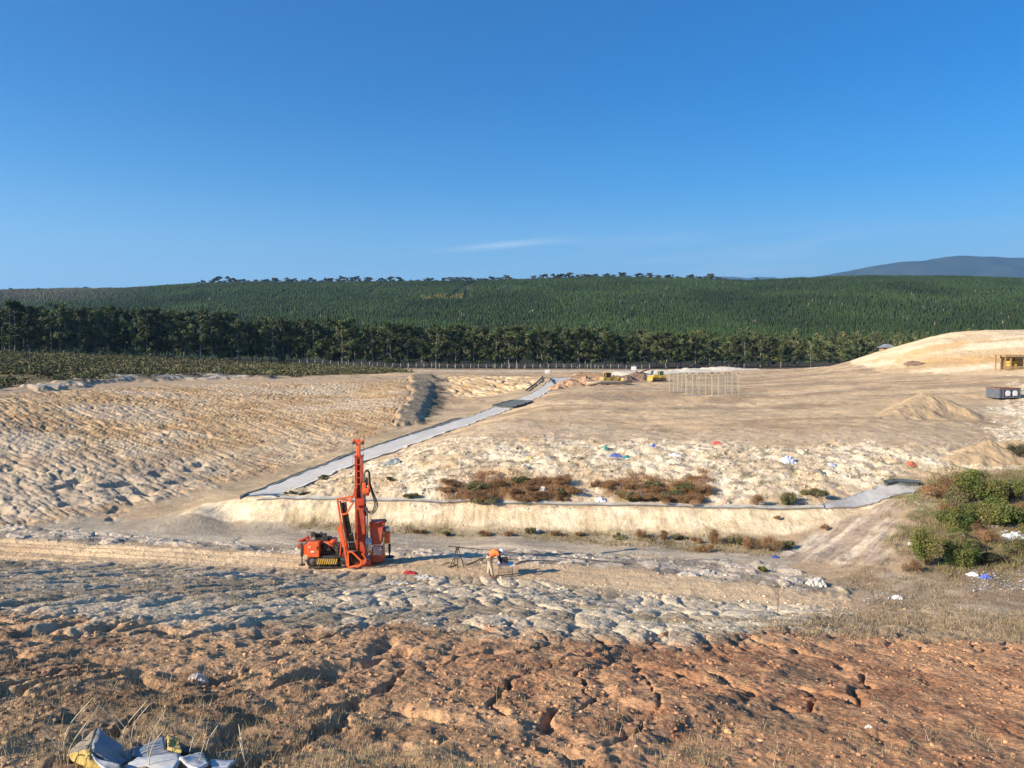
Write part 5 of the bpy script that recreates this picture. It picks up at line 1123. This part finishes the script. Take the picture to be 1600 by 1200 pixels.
mb=MB(); p,q=G(918,603)+Vector((0,0,.45)),G(987,602)+Vector((0,0,.6)); mb.tube([p,p+(q-p)*.3+Vector((0,0,.1)),p+(q-p)*.7,q],[.3,.38,.34,.26],8); tag(mb.build('log',new_mat('pale_log',(.5,.38,.24),.9,var=.3)),'long pale log lying in front of the yellow bulldozer','log')
# ---------------- portable litter screens ----------------
m_net=pm('pale_screen_frame',(.48,.41,.27),.6)
def screen(px,py,wpx,hpx,label,rz):
    g=G(px,py); k=g.y/1200; w=wpx*k; h=hpx*k; o=thing('litter_screen',label,'screen',g,rz)
    mb=MB(); t=.07
    for f in (0,.25,.5,.75,1): mb.bar((w*f,0,-.1),(w*f,0,h),t,t)
    for zz in (0,.5,1): mb.bar((0,0,max(.04,h*zz)),(w,0,max(.04,h*zz)),t,t)
    fr=mb.build('frame',m_net,o)
    mb=MB()
    for i in range(int(w/.22)): mb.tube([(i*.22,0,0),(i*.22,0,h)],.010,3,cap=False)
    for i in range(int(h/.22)): mb.tube([(0,0,i*.22),(w,0,i*.22)],.010,3,cap=False)
    mb.build('netting',m_wire,o)
    for xx in (.04*w,.96*w):
        mb=MB(); mb.bar((xx,0,h*.97),(xx+.3,h*.42,.0),.08,.08); mb.bar((xx,0,.06),(xx+.3,h*.42,.06),.08,.08); mb.bar((xx,0,h*.5),(xx+.15,h*.2,h*.5),.05,.05); mb.build('brace',m_net,o)
    mb=MB(); mb.box((w/2,.1,.05),(w,.3,.12)); mb.build('skid',m_gal,o)
SCR=[(1046,613,26,30,'leftmost wire litter screen of the row on the plateau',.1),(1072,618,40,33,'wire litter screen second from the left in the row',-.05),(1112,619,42,34,'right hand wire litter screen at the end of the row',-.04),(1060,606,30,24,'rear wire litter screen half hidden behind the left ones',.15),(1122,610,30,26,'rear wire litter screen behind the right hand one',.05)]
for a in SCR: screen(*a)
gs=G(1072,618); hs_=33*gs.y/1200; g3=G(1112,619)
for i,f in enumerate((.02,.25,.5,.62,.98)):
    for (g_,w_,rz) in ((gs,40*gs.y/1200,-.05),(g3,42*g3.y/1200,-.04)):
        o=None; p=g_+Vector((math.cos(rz)*w_*f,math.sin(rz)*w_*f,hs_+.03 if g_ is gs else 34*g3.y/1200+.03))
        bb=thing('bird','small dark bird perched on top of the wire litter screens','bird',p,i*1.7+w_,'birds perched on the litter screens',scale=.8)
        if i==0 and g_ is gs:
            mb=MB(); vs=[];fs=[];prof=[(-.34,.01,.02),(-.2,.035,.05),(-.1,.08,.1),(0,.1,.15),(.1,.08,.21),(.16,.045,.27),(.2,.055,.31),(.25,.035,.31),(.28,.012,.30),(.34,.003,.295)]
            for (x,r_,z) in prof:
                for k in range(8): a=math.pi*2*k/8; vs.append((x,r_*math.sin(a),z+r_*math.cos(a)))
            for j in range(len(prof)-1):
                for k in range(8): fs.append((j*8+k,j*8+(k+1)%8,j*8+8+(k+1)%8,j*8+8+k))
            mb.add(vs,fs,0,True); mb.tube([(0,.03,.1),(.02,.03,0)],.01,4); mb.tube([(0,-.03,.1),(.02,-.03,0)],.01,4); BM=mb.build('body',m_bk,bb)
        else: c=BM.copy(); COL.objects.link(c); c.parent=bb
# ---------------- skip bin ----------------
g=G(1567,622); k=g.y/1200; w=36*k; h=15*k; SK=thing('skip_bin','open dark grey skip bin with rusty rim and two white emblems on its side','skip bin',g,.12)
mb=MB(); d=2.2; th=.06
mb.box((0,-d/2,h/2),(w,th,h)); mb.box((0,d/2,h/2),(w,th,h)); mb.box((-w/2,0,h/2),(th,d-th*1.2,h)); mb.box((w/2,0,h/2),(th,d-th*1.2,h)); mb.box((0,0,.12),(w-.1,d-.1,.08))
for i in range(7): mb.box((-w/2+.08+i*(w-.16)/6,-d/2-.06,h/2),(.07,.06,h*.92))
mb.build('bin_body',new_mat('grey_bin_paint',(.10,.11,.125),.6,var=.25),SK)
mb=MB(); mb.bar((-w/2,-d/2,h+.03),(w/2,-d/2,h+.03),.12,.1); mb.bar((-w/2,d/2,h+.03),(w/2,d/2,h+.03),.12,.1); mb.bar((-w/2,-d/2,h+.03),(-w/2,d/2,h+.03),.1,.08); mb.bar((w/2,-d/2,h+.03),(w/2,d/2,h+.03),.1,.08); mb.build('rim',m_rust,SK)
mb=MB(); mb.box((0,0,h*.72),(w-.2,d-.2,h*.3)); mb.lump((.3,.1,h*.9),(1,.7,.2),3,2,.4); mb.build('rubbish_load',m_rust,SK)
for s_ in (-.12,.22):
    mb=MB(); mb.disc((s_*w,-d/2-.11,h*.52),(0,1,0),.34,.03,20); mb.box((s_*w,-d/2-.11,h*.30),(.6,.02,.12)); mb.build('emblem',m_wh,SK)
# ---------------- timber shelter at the right ----------------
g=G(1583,578); k=g.y/1200; SH=thing('timber_shelter','open fronted timber shelter with a flat roof at the right edge','shelter',g,-.05); 
mb=MB(); H0=22*k; x0,x1=-19*k,34*k
for xx in (x0,-11*k,9*k,x1):
    for yy in (-1.4,1.6): mb.bar((xx,yy,-.2),(xx,yy,H0),.2,.2)
mb.build('post',m_wood,SH)
mb=MB(); mb.box(((x0+x1)/2,.1,H0+.1),(x1-x0+.5,3.6,.14)); mb.box(((x0+x1)/2,-1.65,H0-.08),(x1-x0+.4,.08,.22)); mb.build('roof',m_wood,SH)
mb=MB()
for i in range(8): mb.box(((-11*k+x1)/2,1.75,.2+i*(H0-.3)/8),(x1+11*k,.05,(H0-.3)/8*.92))
for i in range(3): mb.box(((x0+x1)/2,-1.5,.15+i*.22),(x1-x0,.06,.17))
mb.build('boards',m_wood,SH)
mb=MB(); mb.box((21*k,-1.35,H0/2),(24*k,.1,H0*.95)); mb.build('dark_panel',m_dk,SH)
o=thing('pallet_stack','yellow crate stack standing inside the timber shelter','crates',g+Vector((-.1*k,.2,0))); mb=MB()
for i in range(3): mb.box((0,0,.35+i*.5),(17*k,1.2,.42),bev=.04)
mb.build('crate',m_ye,o)
# little roof among the trees behind the sand hill
x_,y_=(1385-800)/1200*262,262; zr=(545-541)/1200*262; o=thing('shed','small grey roofed shed half hidden by trees behind the sand hill','shed',(x_,y_,surf(x_,y_)))
hh_=zr-surf(x_,y_); mb=MB(); mb.box((0,0,hh_/2-.3),(4,3,hh_)); mb.build('wall',m_wood,o); mb=MB(); mb.poly([(-2.6,-2,hh_-.5),(2.6,-2,hh_-.5),(0,-2,hh_+.7)],.1); mb.add([(-2.7,-2.1,hh_-.5),(0,-2.1,hh_+.75),(0,2,hh_+.75),(-2.7,2,hh_-.5),(2.7,-2.1,hh_-.5),(2.7,2,hh_-.5)],[(0,1,2,3),(1,4,5,2)]); mb.build('roof',m_gal,o)
# ---------------- sapling ----------------
g=G(1215,958); k=g.y/1200; o=thing('dead_sapling','thin leafless sapling standing on the grey slope below the track','sapling',g); mb=MB(); mb.tube([(0,0,-.05),(.02,0,.4),(-.02,.02,.8),(.03,0,48*k)],[.014,.011,.008,.004],5); mb.build('trunk',m_twig,o); mb=MB(); rq=random.Random(8)
for i in range(16): z0=rq.uniform(.3,42*k); a=rq.uniform(0,6.3); L_=rq.uniform(.12,.3); mb.tube([(0,0,z0),(math.cos(a)*L_*.6,math.sin(a)*L_*.6,z0+L_*.4),(math.cos(a)*L_,math.sin(a)*L_,z0+L_)],[.006,.004,.002],3)
mb.build('twigs',m_twig,o)
# ---------------- crumpled panels in the foreground ----------------
m_b=new_mat('chalky_blue_paint',(.17,.22,.27),.6,var=.3,scale=7); m_w2=new_mat('chalky_white_paint',(.52,.54,.55),.55,var=.2,scale=8); m_y2=new_mat('yellowed_foam',(.50,.35,.08),.85,var=.3,scale=10,bump=.02,bscale=30); m_t2=new_mat('dirty_tan_panel',(.26,.21,.15),.8,var=.3,scale=9)
fg0=G(230,1196); FB=thing('crumpled_panels','crumpled blue grey and white sheet panels with yellow edges lying in the near grass','debris',fg0)
def fp(cx,cy,dy=0): return Vector(PY(cx/3.2,1000+cy/3.2,fg0.y+dy))-fg0
cnt_=[0]
def panel(name,pts,mat,th=.018):
    P_=[fp(*p) for p in pts]; n=(P_[1]-P_[0]).cross(P_[2]-P_[0]).normalized(); mb=MB(); mb.poly(P_,th,n); o=mb.build(name,mat,FB)
    bm=bmesh.new(); bm.from_mesh(o.data); bmesh.ops.triangulate(bm,faces=bm.faces); bmesh.ops.subdivide_edges(bm,edges=[e for e in bm.edges if e.calc_length()>th*1.5],cuts=9,use_grid_fill=True)
    from mathutils import noise
    for v in bm.verts:
        q=v.co+Vector((cnt_[0]*3.1,0,0)); v.co+=n*(.013*noise.noise(q*7)+.006*noise.noise(q*19)+.003*noise.noise(q*45))
    for f in bm.faces: f.smooth=True
    bm.to_mesh(o.data); bm.free(); cnt_[0]+=1; return o
panel('folded_sheet',[(485,447,.22),(675,592,.12),(590,628,-.12),(455,565,-.1)],m_b)
panel('folded_sheet',[(345,565,.05),(485,447,.22),(440,545,-.02),(400,590,-.08)],m_t2)
panel('foam_edge',[(345,570,0),(440,545,-.1),(465,600,-.15),(540,650,-.2),(440,655,-.15)],m_y2,.035)
panel('folded_sheet',[(455,575,-.12),(600,632,-.15),(600,660,-.2),(520,650,-.22)],m_w2,.012)
panel('folded_sheet',[(600,650,-.1),(690,590,.0),(900,568,.05),(905,600,-.05),(870,660,-.2)],m_w2)
panel('folded_sheet',[(620,562,.2),(820,488,.3),(832,552,.15),(905,572,.05),(690,592,.05)],m_b)
panel('foam_edge',[(832,486,.32),(892,512,.3),(905,570,.1),(838,548,.14)],m_y2,.03)
panel('torn_flap',[(892,512,.3),(1000,575,.2),(905,568,.12)],m_bk)
panel('folded_sheet',[(895,595,-.05),(1010,574,.1),(1042,622,-.05),(990,655,-.15),(930,625,-.1)],m_w2)
panel('folded_sheet',[(1050,606,.05),(1180,602,.1),(1145,640,-.05),(1060,655,-.1)],m_w2)
for _m in (m_b,m_w2,m_y2): dusty(_m,.7,9)
# tall dry stalks near the debris
rq=random.Random(12)
for j in range(26):
    cx=rq.uniform(280,1250); g=G(cx/3.2,1000+rq.uniform(540,640)/3.2); h_=rq.uniform(.12,.42); a=rq.uniform(0,6.3); mb=MB(); mb.tube(curve([g,g+Vector((math.cos(a)*.03,0,h_*.5)),g+Vector((math.cos(a)*.16*h_*3,math.sin(a)*.1,h_))],4),[.0035]*8+[.0015],4); 
    if j==0: SS=MB()
    SS.v+= []; b=len(SS.v); SS.add(mb.v,mb.f)
tag(SS.build('dry_stalks',new_mat('dry_straw',(.50,.42,.28),.9,var=.2)),'tall bent dry stalks around the crumpled panels','grass',kind='stuff')

HAZE=7.5e-5
# ---------------- the air ----------------
hb=bpy.data.meshes.new('haze'); bm=bmesh.new(); bmesh.ops.create_cube(bm,size=1); bm.to_mesh(hb); bm.free()
ho=bpy.data.objects.new('haze',hb); COL.objects.link(ho)
zl=float(min(HZ.min(),hz_.min(),-31))-700*0-80; zt=1400
ho.scale=(76000,32000,zt-zl); ho.location=(0,8000,(zt+zl)/2); ho['kind']='stuff'
hm=bpy.data.materials.new('air'); hm.use_nodes=True; ht=hm.node_tree; ht.nodes.clear()
pv_=N(ht,'ShaderNodeVolumePrincipled'); pv_.inputs['Color'].default_value=(.32,.6,1,1); pv_.inputs['Density'].default_value=HAZE; pv_.inputs['Anisotropy'].default_value=.2
ou=N(ht,'ShaderNodeOutputMaterial'); ht.links.new(pv_.outputs[0],ou.inputs['Volume']); hb.materials.append(hm)
